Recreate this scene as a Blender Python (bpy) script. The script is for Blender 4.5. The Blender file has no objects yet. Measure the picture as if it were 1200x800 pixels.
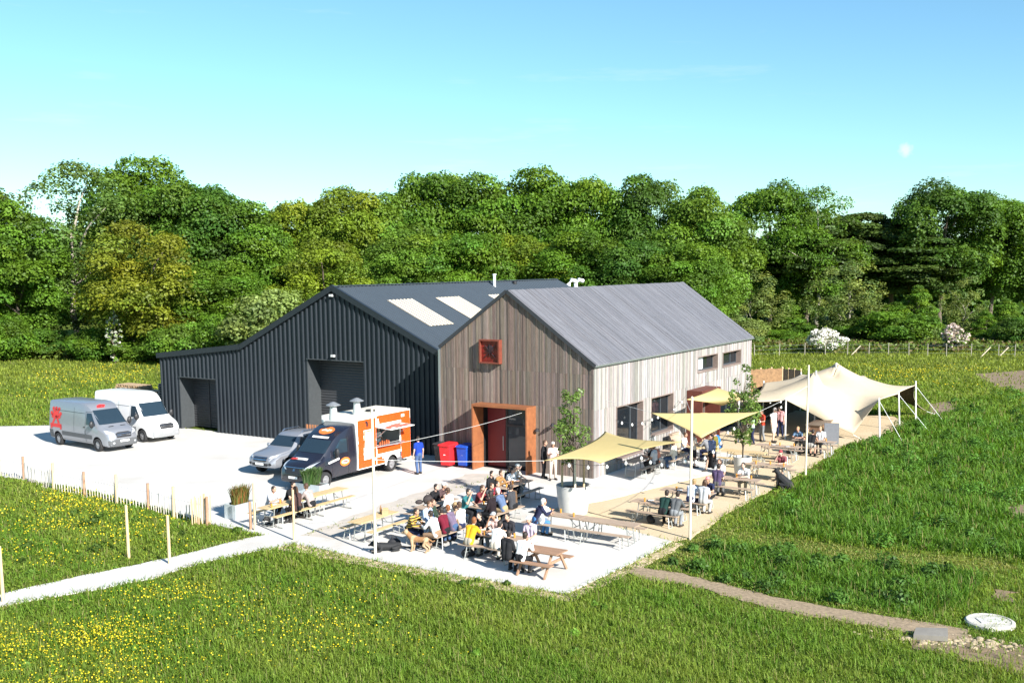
import bpy, bmesh, math, random
import numpy as np
from mathutils import Vector, Matrix
from mathutils.bvhtree import BVHTree
random.seed(7); RNG = np.random.default_rng(7)
sc = bpy.context.scene
COL = sc.collection
PI = math.pi
# ------------------------------------------------------------------ camera
F_PX, CX, CY, PITCH, ROLL, CAMH = 1284.86, 632.96, 481.69, 0.1363, -0.0038, 10.0
cd = bpy.data.cameras.new("camera"); cam = bpy.data.objects.new("camera", cd); COL.objects.link(cam)
cd.sensor_width = 36.0; cd.lens = 36.0 * F_PX / 1200.0
cd.shift_x = (600.0 - CX) / 1200.0; cd.shift_y = (CY - 400.0) / 1200.0
cd.clip_start = 0.5; cd.clip_end = 9000
cam.matrix_world = Matrix.Translation((0, 0, CAMH)) @ Matrix.Rotation(PI / 2 - PITCH, 4, 'X') @ Matrix.Rotation(ROLL, 4, 'Z')
sc.camera = cam
# yard frame: x along the long side of the barns, y along their gables
YAW = 1.0339; TX, TY = 2.4401, 49.599
LV = Vector((math.cos(YAW), math.sin(YAW), 0)); GV = Vector((-math.sin(YAW), math.cos(YAW), 0))
def W(a, b, z=0.0):
    v = Vector((TX, TY, 0)) + LV * a + GV * b; v.z = z; return v
def yard_ab(x, y):
    dx, dy = x - TX, y - TY
    return dx * LV.x + dy * LV.y, dx * GV.x + dy * GV.y
def ray(px, py):
    cr, sr = math.cos(-ROLL), math.sin(-ROLL); a = px - CX; b = py - CY
    xx = (cr * a - sr * b) / F_PX; yy = (sr * a + cr * b) / F_PX
    return Vector((xx, math.cos(PITCH) - yy * math.sin(PITCH), -math.sin(PITCH) - yy * math.cos(PITCH)))
def at(px, py, z=0.0):          # point of the place at height z seen in the photograph at (px, py)
    d = ray(px, py); t = (z - CAMH) / d.z; return Vector((d.x * t, d.y * t, z))
def atb(px, py, b):             # ... on the vertical plane b = const of the yard
    d = ray(px, py); o = Vector((0, 0, CAMH)); n = GV; t = (b - (o - Vector((TX, TY, 0))).dot(n)) / d.dot(n); return o + d * t
def atY(px, py, Y):
    d = ray(px, py); t = Y / d.y; return Vector((d.x * t, Y, CAMH + d.z * t))
# ------------------------------------------------------------------ objects
def tag(o, label=None, cat=None, group=None, kind=None):
    if label: o["label"] = label
    if cat: o["category"] = cat
    if group: o["group"] = group
    if kind: o["kind"] = kind
    return o
def thing(name, label, cat, loc=(0, 0, 0), rz=0.0, group=None):
    o = bpy.data.objects.new(name, None); COL.objects.link(o); o.empty_display_size = .2
    o.location = loc; o.rotation_euler = (0, 0, rz); return tag(o, label, cat, group)
def dup_tree(o, parent=None, loc=None, rz=None, label=None, group=None):
    c = o.copy(); COL.objects.link(c); c.parent = parent
    if loc is not None: c.location = loc
    if rz is not None: c.rotation_euler = (0, 0, rz)
    if label: c["label"] = label
    if group: c["group"] = group
    for ch in list(o.children): dup_tree(ch, c)
    return c
class MB:
    def __init__(s): s.v = []; s.f = []; s.m = []; s.c = []; s.mi = 0; s.col = None
    def add(s, vs, fs, mi=None):
        n = len(s.v); s.v.extend([tuple(v) for v in vs])
        for f in fs:
            s.f.append(tuple(n + i for i in f)); s.m.append(s.mi if mi is None else mi); s.c.append(s.col)
        return s
    def box(s, x0, x1, y0, y1, z0, z1, mi=None):
        return s.add([(x0, y0, z0), (x1, y0, z0), (x1, y1, z0), (x0, y1, z0), (x0, y0, z1), (x1, y0, z1), (x1, y1, z1), (x0, y1, z1)],
                     [(3, 2, 1, 0), (4, 5, 6, 7), (0, 1, 5, 4), (1, 2, 6, 5), (2, 3, 7, 6), (3, 0, 4, 7)], mi)
    def beam(s, p0, p1, w, h, up=(0, 0, 1), mi=None):
        p0, p1 = Vector(p0), Vector(p1); d = (p1 - p0).normalized(); u = Vector(up)
        if abs(d.dot(u)) > .98: u = Vector((1, 0, 0))
        x = d.cross(u).normalized(); y = x.cross(d).normalized(); x *= w / 2; y *= h / 2
        vs = [p + a * x + b * y for p in (p0, p1) for a, b in ((-1, -1), (1, -1), (1, 1), (-1, 1))]
        return s.add(vs, [(0, 1, 2, 3), (7, 6, 5, 4), (0, 4, 5, 1), (1, 5, 6, 2), (2, 6, 7, 3), (3, 7, 4, 0)], mi)
    def cyl(s, p0, p1, r0, r1=None, n=10, caps=True, mi=None):
        r1 = r0 if r1 is None else r1
        p0, p1 = Vector(p0), Vector(p1); d = (p1 - p0).normalized(); u = Vector((0, 0, 1)) if abs(d.z) < .95 else Vector((1, 0, 0))
        x = d.cross(u).normalized(); y = x.cross(d).normalized()
        vs = [p + r * (math.cos(2 * PI * i / n) * x + math.sin(2 * PI * i / n) * y) for p, r in ((p0, r0), (p1, r1)) for i in range(n)]
        fs = [(i, (i + 1) % n, n + (i + 1) % n, n + i) for i in range(n)]
        if caps: fs += [tuple(range(n - 1, -1, -1)), tuple(range(n, 2 * n))]
        return s.add(vs, [tuple(reversed(f)) for f in fs], mi)
    def tube(s, pts, r, n=6, mi=None):
        pts = [Vector(p) for p in pts]; k = len(pts); vs = []; rs = r if isinstance(r, (list, tuple)) else [r] * k
        for i, p in enumerate(pts):
            d = (pts[min(i + 1, k - 1)] - pts[max(i - 1, 0)]).normalized(); u = Vector((0, 0, 1)) if abs(d.z) < .9 else Vector((1, 0, 0))
            x = d.cross(u).normalized(); y = x.cross(d).normalized()
            vs += [p + rs[i] * (math.cos(2 * PI * j / n) * x + math.sin(2 * PI * j / n) * y) for j in range(n)]
        fs = [(i * n + j, (i + 1) * n + j, (i + 1) * n + (j + 1) % n, i * n + (j + 1) % n) for i in range(k - 1) for j in range(n)]
        fs += [tuple(range(n)), tuple(range((k - 1) * n + n - 1, (k - 1) * n - 1, -1))]
        return s.add(vs, fs, mi)
    def lathe(s, prof, c=(0, 0, 0), n=24, mi=None):
        vs = []; k = len(prof)
        for r, z in prof: vs += [(c[0] + r * math.cos(2 * PI * j / n), c[1] + r * math.sin(2 * PI * j / n), c[2] + z) for j in range(n)]
        fs = [(i * n + j, i * n + (j + 1) % n, (i + 1) * n + (j + 1) % n, (i + 1) * n + j) for i in range(k - 1) for j in range(n)]
        if prof[0][0] > 1e-4: fs.append(tuple(range(n - 1, -1, -1)))
        if prof[-1][0] > 1e-4: fs.append(tuple(range((k - 1) * n, k * n)))
        return s.add(vs, fs, mi)
    def ell(s, c, r, nu=12, nv=8, mi=None, rot=None):
        vs = []; c = Vector(c)
        for i in range(1, nv):
            t = PI * i / nv
            for j in range(nu):
                p = 2 * PI * j / nu; q = Vector((r[0] * math.sin(t) * math.cos(p), r[1] * math.sin(t) * math.sin(p), r[2] * math.cos(t)))
                if rot: q = rot @ q
                vs.append(c + q)
        q0 = Vector((0, 0, r[2])); q1 = Vector((0, 0, -r[2]))
        if rot: q0 = rot @ q0; q1 = rot @ q1
        vs += [c + q0, c + q1]; T = len(vs) - 2
        fs = [(i * nu + j, (i + 1) * nu + j, (i + 1) * nu + (j + 1) % nu, i * nu + (j + 1) % nu) for i in range(nv - 2) for j in range(nu)]
        fs += [(T, j, (j + 1) % nu) for j in range(nu)] + [(T + 1, (nv - 2) * nu + (j + 1) % nu, (nv - 2) * nu + j) for j in range(nu)]
        return s.add(vs, fs, mi)
    def prism(s, poly, z0, z1, mi=None):
        n = len(poly); A = sum(poly[i][0] * poly[(i + 1) % n][1] - poly[(i + 1) % n][0] * poly[i][1] for i in range(n))
        if A < 0: poly = poly[::-1]
        vs = [(p[0], p[1], z0) for p in poly] + [(p[0], p[1], z1) for p in poly]
        return s.add(vs, [tuple(range(n - 1, -1, -1)), tuple(range(n, 2 * n))] + [(i, (i + 1) % n, n + (i + 1) % n, n + i) for i in range(n)], mi)
    def build(s, name, mats, parent=None, smooth=False, loc=None, rz=None):
        me = bpy.data.meshes.new(name); me.from_pydata(s.v, [], s.f)
        if not isinstance(mats, (list, tuple)): mats = [mats]
        for m in mats: me.materials.append(m)
        me.polygons.foreach_set("material_index", s.m)
        if smooth: me.polygons.foreach_set("use_smooth", [True] * len(s.f))
        if any(c is not None for c in s.c):
            at_ = me.color_attributes.new("Col", 'FLOAT_COLOR', 'CORNER'); buf = []
            for f, c in zip(s.f, s.c): buf += list((c or (1, 1, 1)) + (1.0,)) * len(f)
            at_.data.foreach_set("color", buf)
        me.update()
        o = bpy.data.objects.new(name, me); COL.objects.link(o); o.parent = parent
        if smooth == 'auto': me.set_sharp_from_angle(angle=math.radians(38))
        if loc is not None: o.location = loc
        if rz is not None: o.rotation_euler = (0, 0, rz)
        return o
# ------------------------------------------------------------------ materials
def nt(m): m.use_nodes = True; t = m.node_tree; return t, t.nodes["Principled BSDF"]
def N(t, k, **kw):
    n = t.nodes.new(k)
    for a, b in kw.items(): setattr(n, a, b)
    return n
_mats = {}
def mk(name, col, rough=.6, metal=0.0, var=.12, scale=6.0, bump=.0, spec=.5, attr=False, dirt=None, trans=0.0, stretch=(1, 1, 1)):
    if name in _mats: return _mats[name]
    m = bpy.data.materials.new(name); t, b = nt(m); _mats[name] = m
    b.inputs["Roughness"].default_value = rough; b.inputs["Metallic"].default_value = metal
    b.inputs["Specular IOR Level"].default_value = spec
    tc = N(t, "ShaderNodeTexCoord"); mp = N(t, "ShaderNodeMapping"); mp.inputs["Scale"].default_value = stretch
    t.links.new(tc.outputs["Object"], mp.inputs[0])
    nz = N(t, "ShaderNodeTexNoise"); nz.inputs["Scale"].default_value = scale; nz.inputs["Detail"].default_value = 6; nz.inputs["Roughness"].default_value = .65
    t.links.new(mp.outputs[0], nz.inputs["Vector"])
    mr = N(t, "ShaderNodeMapRange"); mr.inputs["From Min"].default_value = .3; mr.inputs["From Max"].default_value = .7
    mr.inputs["To Min"].default_value = 1 - var; mr.inputs["To Max"].default_value = 1 + var
    t.links.new(nz.outputs["Fac"], mr.inputs["Value"])
    mx = N(t, "ShaderNodeMix", data_type='RGBA', blend_type='MULTIPLY'); mx.inputs[0].default_value = 1
    mx.inputs[6].default_value = tuple(col) + (1,)
    if attr:
        ca = N(t, "ShaderNodeVertexColor", layer_name="Col"); t.links.new(ca.outputs["Color"], mx.inputs[6])
    t.links.new(mr.outputs[0], mx.inputs[7]); src = mx.outputs[2]
    if dirt:
        n2 = N(t, "ShaderNodeTexNoise"); n2.inputs["Scale"].default_value = dirt[1]; n2.inputs["Detail"].default_value = 4
        t.links.new(tc.outputs["Object"], n2.inputs["Vector"])
        r2 = N(t, "ShaderNodeMapRange"); r2.inputs["From Min"].default_value = .5; r2.inputs["From Max"].default_value = .72; r2.inputs["To Max"].default_value = dirt[2]
        t.links.new(n2.outputs["Fac"], r2.inputs["Value"])
        m2 = N(t, "ShaderNodeMix", data_type='RGBA'); m2.inputs[7].default_value = tuple(dirt[0]) + (1,)
        t.links.new(r2.outputs[0], m2.inputs[0]); t.links.new(src, m2.inputs[6]); src = m2.outputs[2]
    t.links.new(src, b.inputs["Base Color"])
    if bump:
        bp = N(t, "ShaderNodeBump"); bp.inputs["Strength"].default_value = bump; bp.inputs["Distance"].default_value = .02
        t.links.new(nz.outputs["Fac"], bp.inputs["Height"]); t.links.new(bp.outputs[0], b.inputs["Normal"])
    if trans:
        tr = N(t, "ShaderNodeBsdfTranslucent"); t.links.new(src, tr.inputs[0]); ms = N(t, "ShaderNodeMixShader"); ms.inputs[0].default_value = trans
        out = t.nodes["Material Output"]; t.links.new(b.outputs[0], ms.inputs[1]); t.links.new(tr.outputs[0], ms.inputs[2]); t.links.new(ms.outputs[0], out.inputs[0])
    return m
def glass(name, col=(.010, .014, .018), rough=.05, spec=.45):
    m = mk(name, col, rough, var=.05, spec=spec); return m
M_GLASS = glass("dark_glass"); M_VGLASS = glass("vehicle_glass", (.018, .032, .045), .04, .7); M_BLACK = mk("black_plastic", (.018, .018, .02), .5); M_TYRE = mk("tyre_rubber", (.02, .02, .021), .85)
M_STEEL = mk("galvanised_steel", (.55, .56, .57), .38, .9, .1, 20); M_WHITE = mk("white_paint", (.8, .8, .79), .4, var=.04)
M_CHROME = mk("bright_metal", (.75, .75, .76), .22, 1.0, .05)
# ------------------------------------------------------------------ light
SUN_EL = math.radians(30.0); SUN_H = Vector((0.63, -0.777, 0)).normalized()
sd = SUN_H * math.cos(SUN_EL) + Vector((0, 0, math.sin(SUN_EL)))
sl = bpy.data.lights.new("sun", 'SUN'); so = bpy.data.objects.new("sun", sl); COL.objects.link(so)
sl.energy = 4.8; sl.angle = math.radians(.55); sl.color = (1.0, .965, .91)
so.rotation_euler = sd.to_track_quat('Z', 'Y').to_euler(); so.location = (40, -40, 60)
wd = bpy.data.worlds.new("World"); sc.world = wd; wd.use_nodes = True; t = wd.node_tree
bg = t.nodes["Background"]; sky = N(t, "ShaderNodeTexSky", sky_type='NISHITA'); sky.sun_disc = False
sky.sun_elevation = SUN_EL; sky.sun_rotation = math.atan2(SUN_H.x, SUN_H.y)
sky.altitude = 0; sky.air_density = 1.0; sky.dust_density = .12; sky.ozone_density = 2.0
tint = N(t, "ShaderNodeMix", data_type='RGBA', blend_type='MULTIPLY'); tint.inputs[0].default_value = 1; tint.inputs[7].default_value = (.68, .965, 1.035, 1)
t.links.new(sky.outputs[0], tint.inputs[6])
tc = N(t, "ShaderNodeTexCoord"); mp = N(t, "ShaderNodeMapping"); mp.inputs["Scale"].default_value = (3.0, 3.0, 26.0); t.links.new(tc.outputs["Generated"], mp.inputs[0])
nzz = N(t, "ShaderNodeTexNoise"); nzz.inputs["Scale"].default_value = 1.6; nzz.inputs["Detail"].default_value = 7; nzz.inputs["Roughness"].default_value = .6; t.links.new(mp.outputs[0], nzz.inputs["Vector"])
cr_ = N(t, "ShaderNodeMapRange"); cr_.inputs["From Min"].default_value = .60; cr_.inputs["From Max"].default_value = .80; cr_.inputs["To Max"].default_value = .22; t.links.new(nzz.outputs["Fac"], cr_.inputs["Value"])
puff = ray(1061, 176).normalized(); dp = N(t, "ShaderNodeVectorMath", operation='DISTANCE'); dp.inputs[1].default_value = puff; t.links.new(tc.outputs["Generated"], dp.inputs[0])
pz = N(t, "ShaderNodeTexNoise"); pz.inputs["Scale"].default_value = 260; pz.inputs["Detail"].default_value = 3; t.links.new(tc.outputs["Generated"], pz.inputs["Vector"])
pa = N(t, "ShaderNodeMath", operation='MULTIPLY_ADD'); pa.inputs[1].default_value = .006; t.links.new(pz.outputs["Fac"], pa.inputs[0]); t.links.new(dp.outputs["Value"], pa.inputs[2])
pr_ = N(t, "ShaderNodeMapRange"); pr_.inputs["From Min"].default_value = .010; pr_.inputs["From Max"].default_value = .005; pr_.inputs["To Max"].default_value = .5; t.links.new(pa.outputs[0], pr_.inputs["Value"])
cm = N(t, "ShaderNodeMath", operation='MAXIMUM'); t.links.new(cr_.outputs[0], cm.inputs[0]); t.links.new(pr_.outputs[0], cm.inputs[1])
cl = N(t, "ShaderNodeMix", data_type='RGBA'); cl.inputs[7].default_value = (7, 7.2, 7.3, 1); t.links.new(cm.outputs[0], cl.inputs[0]); t.links.new(tint.outputs[2], cl.inputs[6])
t.links.new(cl.outputs[2], bg.inputs[0]); bg.inputs[1].default_value = .072
sc.view_settings.view_transform = 'Standard'; sc.view_settings.look = 'None'; sc.view_settings.exposure = 1.28; sc.view_settings.gamma = 1
sc.cycles.use_denoising = True
sc.cycles.max_bounces = 6; sc.cycles.transparent_max_bounces = 8; sc.cycles.diffuse_bounces = 3
# ------------------------------------------------------------------ ground
def poly_ab(pts): return [tuple(W(a, b)[:2]) for a, b in pts]
def mpoly(pts): return [tuple(at(x, y)[:2]) for x, y in pts]
M_CONC = mk("pale_concrete", (.54, .52, .485), .85, var=.05, scale=1.5, bump=.15, dirt=((.44, .395, .335), .35, .55))
M_CONC2 = mk("patio_concrete", (.53, .51, .475), .85, var=.05, scale=2.2, bump=.15, dirt=((.42, .365, .295), .5, .5))
M_SAND = mk("buff_gravel", (.52, .405, .255), .95, var=.22, scale=30, bump=.6, dirt=((.58, .47, .31), .6, .6))
M_DIRT = mk("trodden_dirt", (.27, .20, .125), .95, var=.35, scale=9, bump=.6)
M_SOIL = mk("bare_soil", (.20, .14, .085), .95, var=.3, scale=4, bump=.5)
def meadow_mat():
    m = bpy.data.materials.new("meadow_turf"); t, b = nt(m); b.inputs["Roughness"].default_value = .95; b.inputs["Specular IOR Level"].default_value = .1
    tc = N(t, "ShaderNodeTexCoord")
    n1 = N(t, "ShaderNodeTexNoise"); n1.inputs["Scale"].default_value = .09; n1.inputs["Detail"].default_value = 8; n1.inputs["Roughness"].default_value = .7
    n2 = N(t, "ShaderNodeTexNoise"); n2.inputs["Scale"].default_value = 1.3; n2.inputs["Detail"].default_value = 6; n2.inputs["Roughness"].default_value = .7
    for n in (n1, n2): t.links.new(tc.outputs["Object"], n.inputs["Vector"])
    r1 = N(t, "ShaderNodeValToRGB"); e = r1.color_ramp.elements; e[0].position = .3; e[0].color = (.075, .125, .02, 1); e[1].position = .72; e[1].color = (.18, .21, .04, 1)
    r2 = N(t, "ShaderNodeValToRGB"); e = r2.color_ramp.elements; e[0].position = .3; e[0].color = (.45, .5, .4, 1); e[1].position = .75; e[1].color = (1.25, 1.2, 1.1, 1)
    t.links.new(n1.outputs["Fac"], r1.inputs[0]); t.links.new(n2.outputs["Fac"], r2.inputs[0])
    mx = N(t, "ShaderNodeMix", data_type='RGBA', blend_type='MULTIPLY'); mx.inputs[0].default_value = 1
    t.links.new(r1.outputs[0], mx.inputs[6]); t.links.new(r2.outputs[0], mx.inputs[7]); t.links.new(mx.outputs[2], b.inputs["Base Color"])
    bp = N(t, "ShaderNodeBump"); bp.inputs["Strength"].default_value = 1; bp.inputs["Distance"].default_value = .25
    t.links.new(n2.outputs["Fac"], bp.inputs["Height"]); t.links.new(bp.outputs[0], b.inputs["Normal"])
    return m
g = MB(); g.add([(-3000, -300, 0), (3000, -300, 0), (3000, 5000, 0), (-3000, 5000, 0)], [(0, 1, 2, 3)])
tag(g.build("ground", meadow_mat()), "wide green meadow around the yard", kind='structure')
CARPARK = poly_ab([(-15.3, 4.2), (-14.9, 9.1), (-14.1, 12.1), (-13.1, 18.8), (-13.2, 24.4), (-12.6, 33), (-12.2, 46), (-2.6, 47), (-3.6, 39.5), (-1.0, 36), (1.6, 31.6), (1.6, 8.5), (1, 4.2)])
def wob(pts, step=.5, amp=.12, seed=1, z=None):
    r = random.Random(seed); out = []
    for i, p in enumerate(pts):
        q = pts[(i + 1) % len(pts)]; L = math.hypot(q[0] - p[0], q[1] - p[1]); n = max(1, int(L / step))
        for k in range(n):
            f = k / n; j = 0 if k == 0 else 1
            out.append((p[0] + (q[0] - p[0]) * f + j * r.uniform(-amp, amp), p[1] + (q[1] - p[1]) * f + j * r.uniform(-amp, amp)))
    return out
PATIO = poly_ab([(-15.55, 4.2), (-15.9, -.3), (-15.95, -7.55), (-11.8, -7.75), (-8.6, -7.75), (-6.55, -1.4), (-3.6, -2.6), (4.5, -4.4), (9.5, -3.2), (9.5, 0.2), (0.4, 0.2), (.4, 4.2)])
TERR = poly_ab([(-8.6, -7.75), (-7.6, -8.15), (-3.2, -7.8), (2.2, -7.85), (8.5, -7.75), (14, -7.4), (18.8, -8.4), (24.5, -8.6), (27.5, -7.2), (27, 1), (9.4, 1), (9.4, -2.2), (4.4, -3.6), (-3.4, -1.8), (-6.8, -.6)])
p = MB().prism(CARPARK, -.3, .045); tag(p.build("car_park", M_CONC), "pale concrete car park", kind='structure')
p = MB().prism(wob(PATIO, .5, .03, 2), -.3, .062); tag(p.build("patio", M_CONC2), "pale concrete patio", kind='structure')
p = MB().prism(wob(TERR, .5, .06, 3), -.3, .040); tag(p.build("gravel_terrace", M_SAND), "buff gravel terrace", kind='structure')
p = MB().prism(wob(poly_ab([(-16.35, 4), (-16.5, -.4), (-16.45, -8.0), (-11.6, -8.25), (-8.6, -8.25), (-8.6, -7), (-15, -6), (-15, 4)]), .35, .12, 4), -.3, .025)
tag(p.build("gravel_margin", M_SAND), "buff gravel strip edging the patio", kind='structure')
# tan worn band across the patio
p = MB().prism(wob(mpoly([(352, 629), (420, 603), (500, 575), (545, 557), (590, 556), (535, 582), (455, 609), (392, 634)]), .4, .10, 5), .0, .066)
tag(p.build("worn_paving", mk("worn_concrete", (.455, .405, .345), .9, var=.14, scale=1.6, bump=.2)), "tan worn band across the pale patio", kind='structure')
PATH = mpoly([(-60, 716), (0, 697), (100, 674), (200, 654), (250, 641), (300, 629), (350, 622), (362, 634), (330, 641), (280, 650), (232, 661), (180, 678), (150, 683), (120, 690), (60, 700), (0, 711), (-60, 735)])
tag(MB().prism(wob(PATH, .5, .07, 6), -.3, .035).build("path", M_CONC), "pale concrete footpath through the grass", kind='structure')
TRACK = mpoly([(745, 664), (800, 672), (860, 688), (920, 702), (1000, 716), (1080, 729), (1134, 738), (1136, 752), (1075, 744), (1000, 731), (930, 719), (860, 701), (800, 684), (752, 678), (738, 672)])
tag(MB().prism(wob(TRACK, .4, .1, 7), -.3, .03).build("dirt_track", M_DIRT), "brown trodden track through the grass", kind='structure')
BARE = [mpoly([(1105, 758), (1150, 750), (1200, 756), (1230, 775), (1230, 800), (1190, 790), (1150, 776), (1120, 772)]), mpoly([(1176, 594), (1210, 590), (1220, 610), (1185, 606)]),
        mpoly([(1142, 438), (1200, 434), (1280, 434), (1280, 466), (1200, 460), (1165, 452)]), mpoly([(1088, 473), (1115, 470), (1120, 482), (1090, 487)]), mpoly([(1062, 748), (1100, 741), (1150, 750), (1160, 762), (1110, 766), (1070, 760)]),
        mpoly([(1165, 690), (1195, 694), (1190, 706), (1160, 700)])]
p = MB()
for i, b_ in enumerate(BARE): p.prism(wob(b_, .35, .28, 20 + i), -.3, .008 + .002 * i)
tag(p.build("bare_earth", M_SOIL), "patches of bare brown earth", kind='structure')
# round manhole cover and broken slab beside the track
c = at(1160, 731)
p = MB().lathe([(0.66, 0), (.66, .09), (.62, .12), (.56, .12), (.555, .105), (0, .105)], n=40)
mh = p.build("manhole_ring", mk("pale_cement", (.48, .455, .40), .9, var=.12, scale=5, bump=.3)); mh.location = (c.x, c.y, 0)
tag(mh, "round pale concrete manhole ring in the grass at the end of the dirt track", "manhole")
MB().box(-.32, .32, -.22, .22, .106, .125).build("cover_plate", mk("cement_lid", (.52, .50, .46), .9, var=.15), mh)
c = at(1100, 750); p = MB(); rr = random.Random(4)
for k in range(420):
    x, y = rr.gauss(.35, .85), rr.gauss(0, .26); s = rr.uniform(.02, .07) if rr.random() < .9 else rr.uniform(.07, .14); p.ell((x, y, s * .18), (s, s * rr.uniform(.6, 1), s * rr.uniform(.3, .55)), 9, 6)
rb = p.build("rubble_heap", mk("chalk_rubble", (.33, .265, .17), .95, var=.25, scale=8, bump=.5), smooth=True); rb.location = c; rb.rotation_euler = (0, 0, -.25)
tag(rb, "heap of pale rubble next to the round manhole", "rubble heap", kind='stuff')
p = MB().add([(-.5, -.22, .16), (.35, -.32, .2), (.42, .2, .26), (-.38, .27, .2), (-.5, -.22, .02), (.35, -.32, .06), (.42, .2, .1), (-.38, .27, .08)], [(0, 1, 2, 3), (7, 6, 5, 4), (0, 4, 5, 1), (1, 5, 6, 2), (2, 6, 7, 3), (3, 7, 4, 0)])
sl_ = p.build("stone_slab", mk("grey_slab", (.22, .20, .17), .8, var=.12, scale=4)); sl_.location = at(1092, 748); sl_.rotation_euler = (0, 0, -.2)
tag(sl_, "flat grey stone slab lying on the pale rubble heap", "slab")
# ------------------------------------------------------------------ timber barn
TB = thing("timber_barn", "gabled barn clad in weathered vertical timber boards with grey roof", "barn", W(0, 0), YAW)
M_BOARD = mk("weathered_boards", (.3, .25, .2), .85, var=.22, scale=14, bump=.35, attr=True, stretch=(1.5, 1.5, .12), spec=.2)
M_ROOFB = mk("grey_roof_boards", (.3, .3, .32), .55, var=.2, scale=9, bump=.25, attr=True, stretch=(1.5, .15, .15), spec=.45)
TL, TWD, HE, HA, WA = 20.57, 8.51, 5.33, 8.56, 4.587
SLP = (HA - HE) / WA; HL = HA - SLP * (TWD - WA)
def ivs(z0, z1, ops, x0, x1):
    out = [(z0, z1)]; xm = (x0 + x1) / 2
    for (a0, a1, c0, c1) in ops:
        if a0 < xm < a1:
            nw = []
            for (p0, p1) in out:
                if c0 > p0 + .01: nw.append((p0, min(p1, c0)))
                if c1 < p1 - .01: nw.append((max(p0, c1), p1))
            out = nw
    return out
def board_wall(fn, length, top, ops, joints, palette, seed, wmin=.11, wmax=.17):
    r = random.Random(seed); xs = [0.0]; stops = sorted({x for o in ops for x in o[:2]} | {length} | {WA if length < 10 else length})
    mb = MB()
    for s_ in stops:
        while xs[-1] < s_ - 1e-6:
            w = r.uniform(wmin, wmax); nx = xs[-1] + w; xs.append(s_ if nx > s_ - wmin * .7 else nx)
    for x0, x1 in zip(xs[:-1], xs[1:]):
        d = r.choice((0, .006, .012, .02)); base = r.choice(palette)
        for (p0, p1) in ivs(0.02, 99, ops, x0, x1):
            cuts = [p0] + [j for j in joints if p0 + .3 < j < min(p1, max(top(x0), top(x1)) - .2)] + [p1]
            for q0, q1 in zip(cuts[:-1], cuts[1:]):
                t0, t1 = min(q1 - .004, top(x0)), min(q1 - .004, top(x1))
                if max(t0, t1) <= q0: continue
                k = r.uniform(.76, 1.2); mb.col = tuple(min(.9, c_ * k * r.uniform(.95, 1.05)) for c_ in base)
                e0, e1 = x0 + .006, x1 - .006; th = .03 + d + r.uniform(0, .004)
                fr = [(e0, q0), (e1, q0), (e1, max(t1, q0 + .01)), (e0, max(t0, q0 + .01))]
                vs = [fn(x, th, z) for x, z in fr] + [fn(x, -.02, z) for x, z in fr]
                mb.add(vs, [(0, 1, 2, 3), (0, 4, 5, 1), (1, 5, 6, 2), (2, 6, 7, 3), (3, 7, 4, 0)])
    return mb
PG = [(.178, .136, .110), (.196, .150, .120), (.162, .128, .106), (.210, .160, .127), (.152, .123, .105), (.232, .186, .155), (.135, .109, .092), (.19, .153, .127)]
PLs = [(0.294, 0.272, 0.254), (0.323, 0.301, 0.283), (0.272, 0.249, 0.231), (0.345, 0.327, 0.312), (0.308, 0.280, 0.257), (0.249, 0.228, 0.210)]
gable_top = lambda y: min(HE + SLP * y, HA - SLP * (y - WA)) - .04
PORT = (3.06, 6.14, 3.24); OPS_G = [(PORT[0], PORT[1], 0, PORT[2])]
mb = board_wall(lambda y, d, z: (-d, y, z), TWD, gable_top, OPS_G, [3.27, 4.75 + .1], PG, 3, .085, .125)
mb.build("gable_wall", M_BOARD, TB)
WIN_L = [(2.2, 5.15, .55, 3.14), (6.08, 8.85, 1.15, 3.14), (10.75, 13.2, .02, 2.35), (14.6, 18.6, .02, 2.2), (12.05, 15.03, 3.84, 4.75), (15.78, 18.75, 3.84, 4.72)]
mb = board_wall(lambda x, d, z: (x, -d, z), TL, lambda x: HE - .05, WIN_L, [3.2], PLs, 5)
mb.build("side_wall", M_BOARD, TB)
# inner shell behind the boards
M_SHELL = mk("dark_wall_lining", (.03, .028, .026), .9)
def wall_panels(mb, fn, length, top, ops, seg=.5):
    xs = sorted({0, length, *[x for o in ops for x in o[:2]], *( [WA] if length < 10 else [])})
    for x0, x1 in zip(xs[:-1], xs[1:]):
        for p0, p1 in ivs(0, 99, ops, x0, x1):
            t0, t1 = min(p1, top(x0)), min(p1, top(x1)); mb.add([fn(x0, p0), fn(x1, p0), fn(x1, t1), fn(x0, t0)], [(0, 1, 2, 3)])
mb = MB(); wall_panels(mb, lambda y, z: (.012, y, z), TWD, gable_top, OPS_G); wall_panels(mb, lambda x, z: (x, .012, z), TL, lambda x: HE - .05, WIN_L)
mb.add([(TL, 0, 0), (TL, TWD, 0), (TL, TWD, HL - .05), (TL, WA, HA - .05), (TL, 0, HE - .05)], [(0, 1, 2, 3, 4)]); mb.add([(0, TWD, 0), (TL, TWD, 0), (TL, TWD, HL - .05), (0, TWD, HL - .05)], [(0, 1, 2, 3)])
mb.box(.6, TL - .1, .5, TWD - .1, .0, .03)
mb.add([(2, 3.2, 0), (TL - .2, 3.2, 0), (TL - .2, 3.2, 5), (2, 3.2, 5)], [(0, 1, 2, 3)])
mb.build("inner_wall", M_SHELL, TB)
mb = MB(); r = random.Random(8); x = -.12
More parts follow.
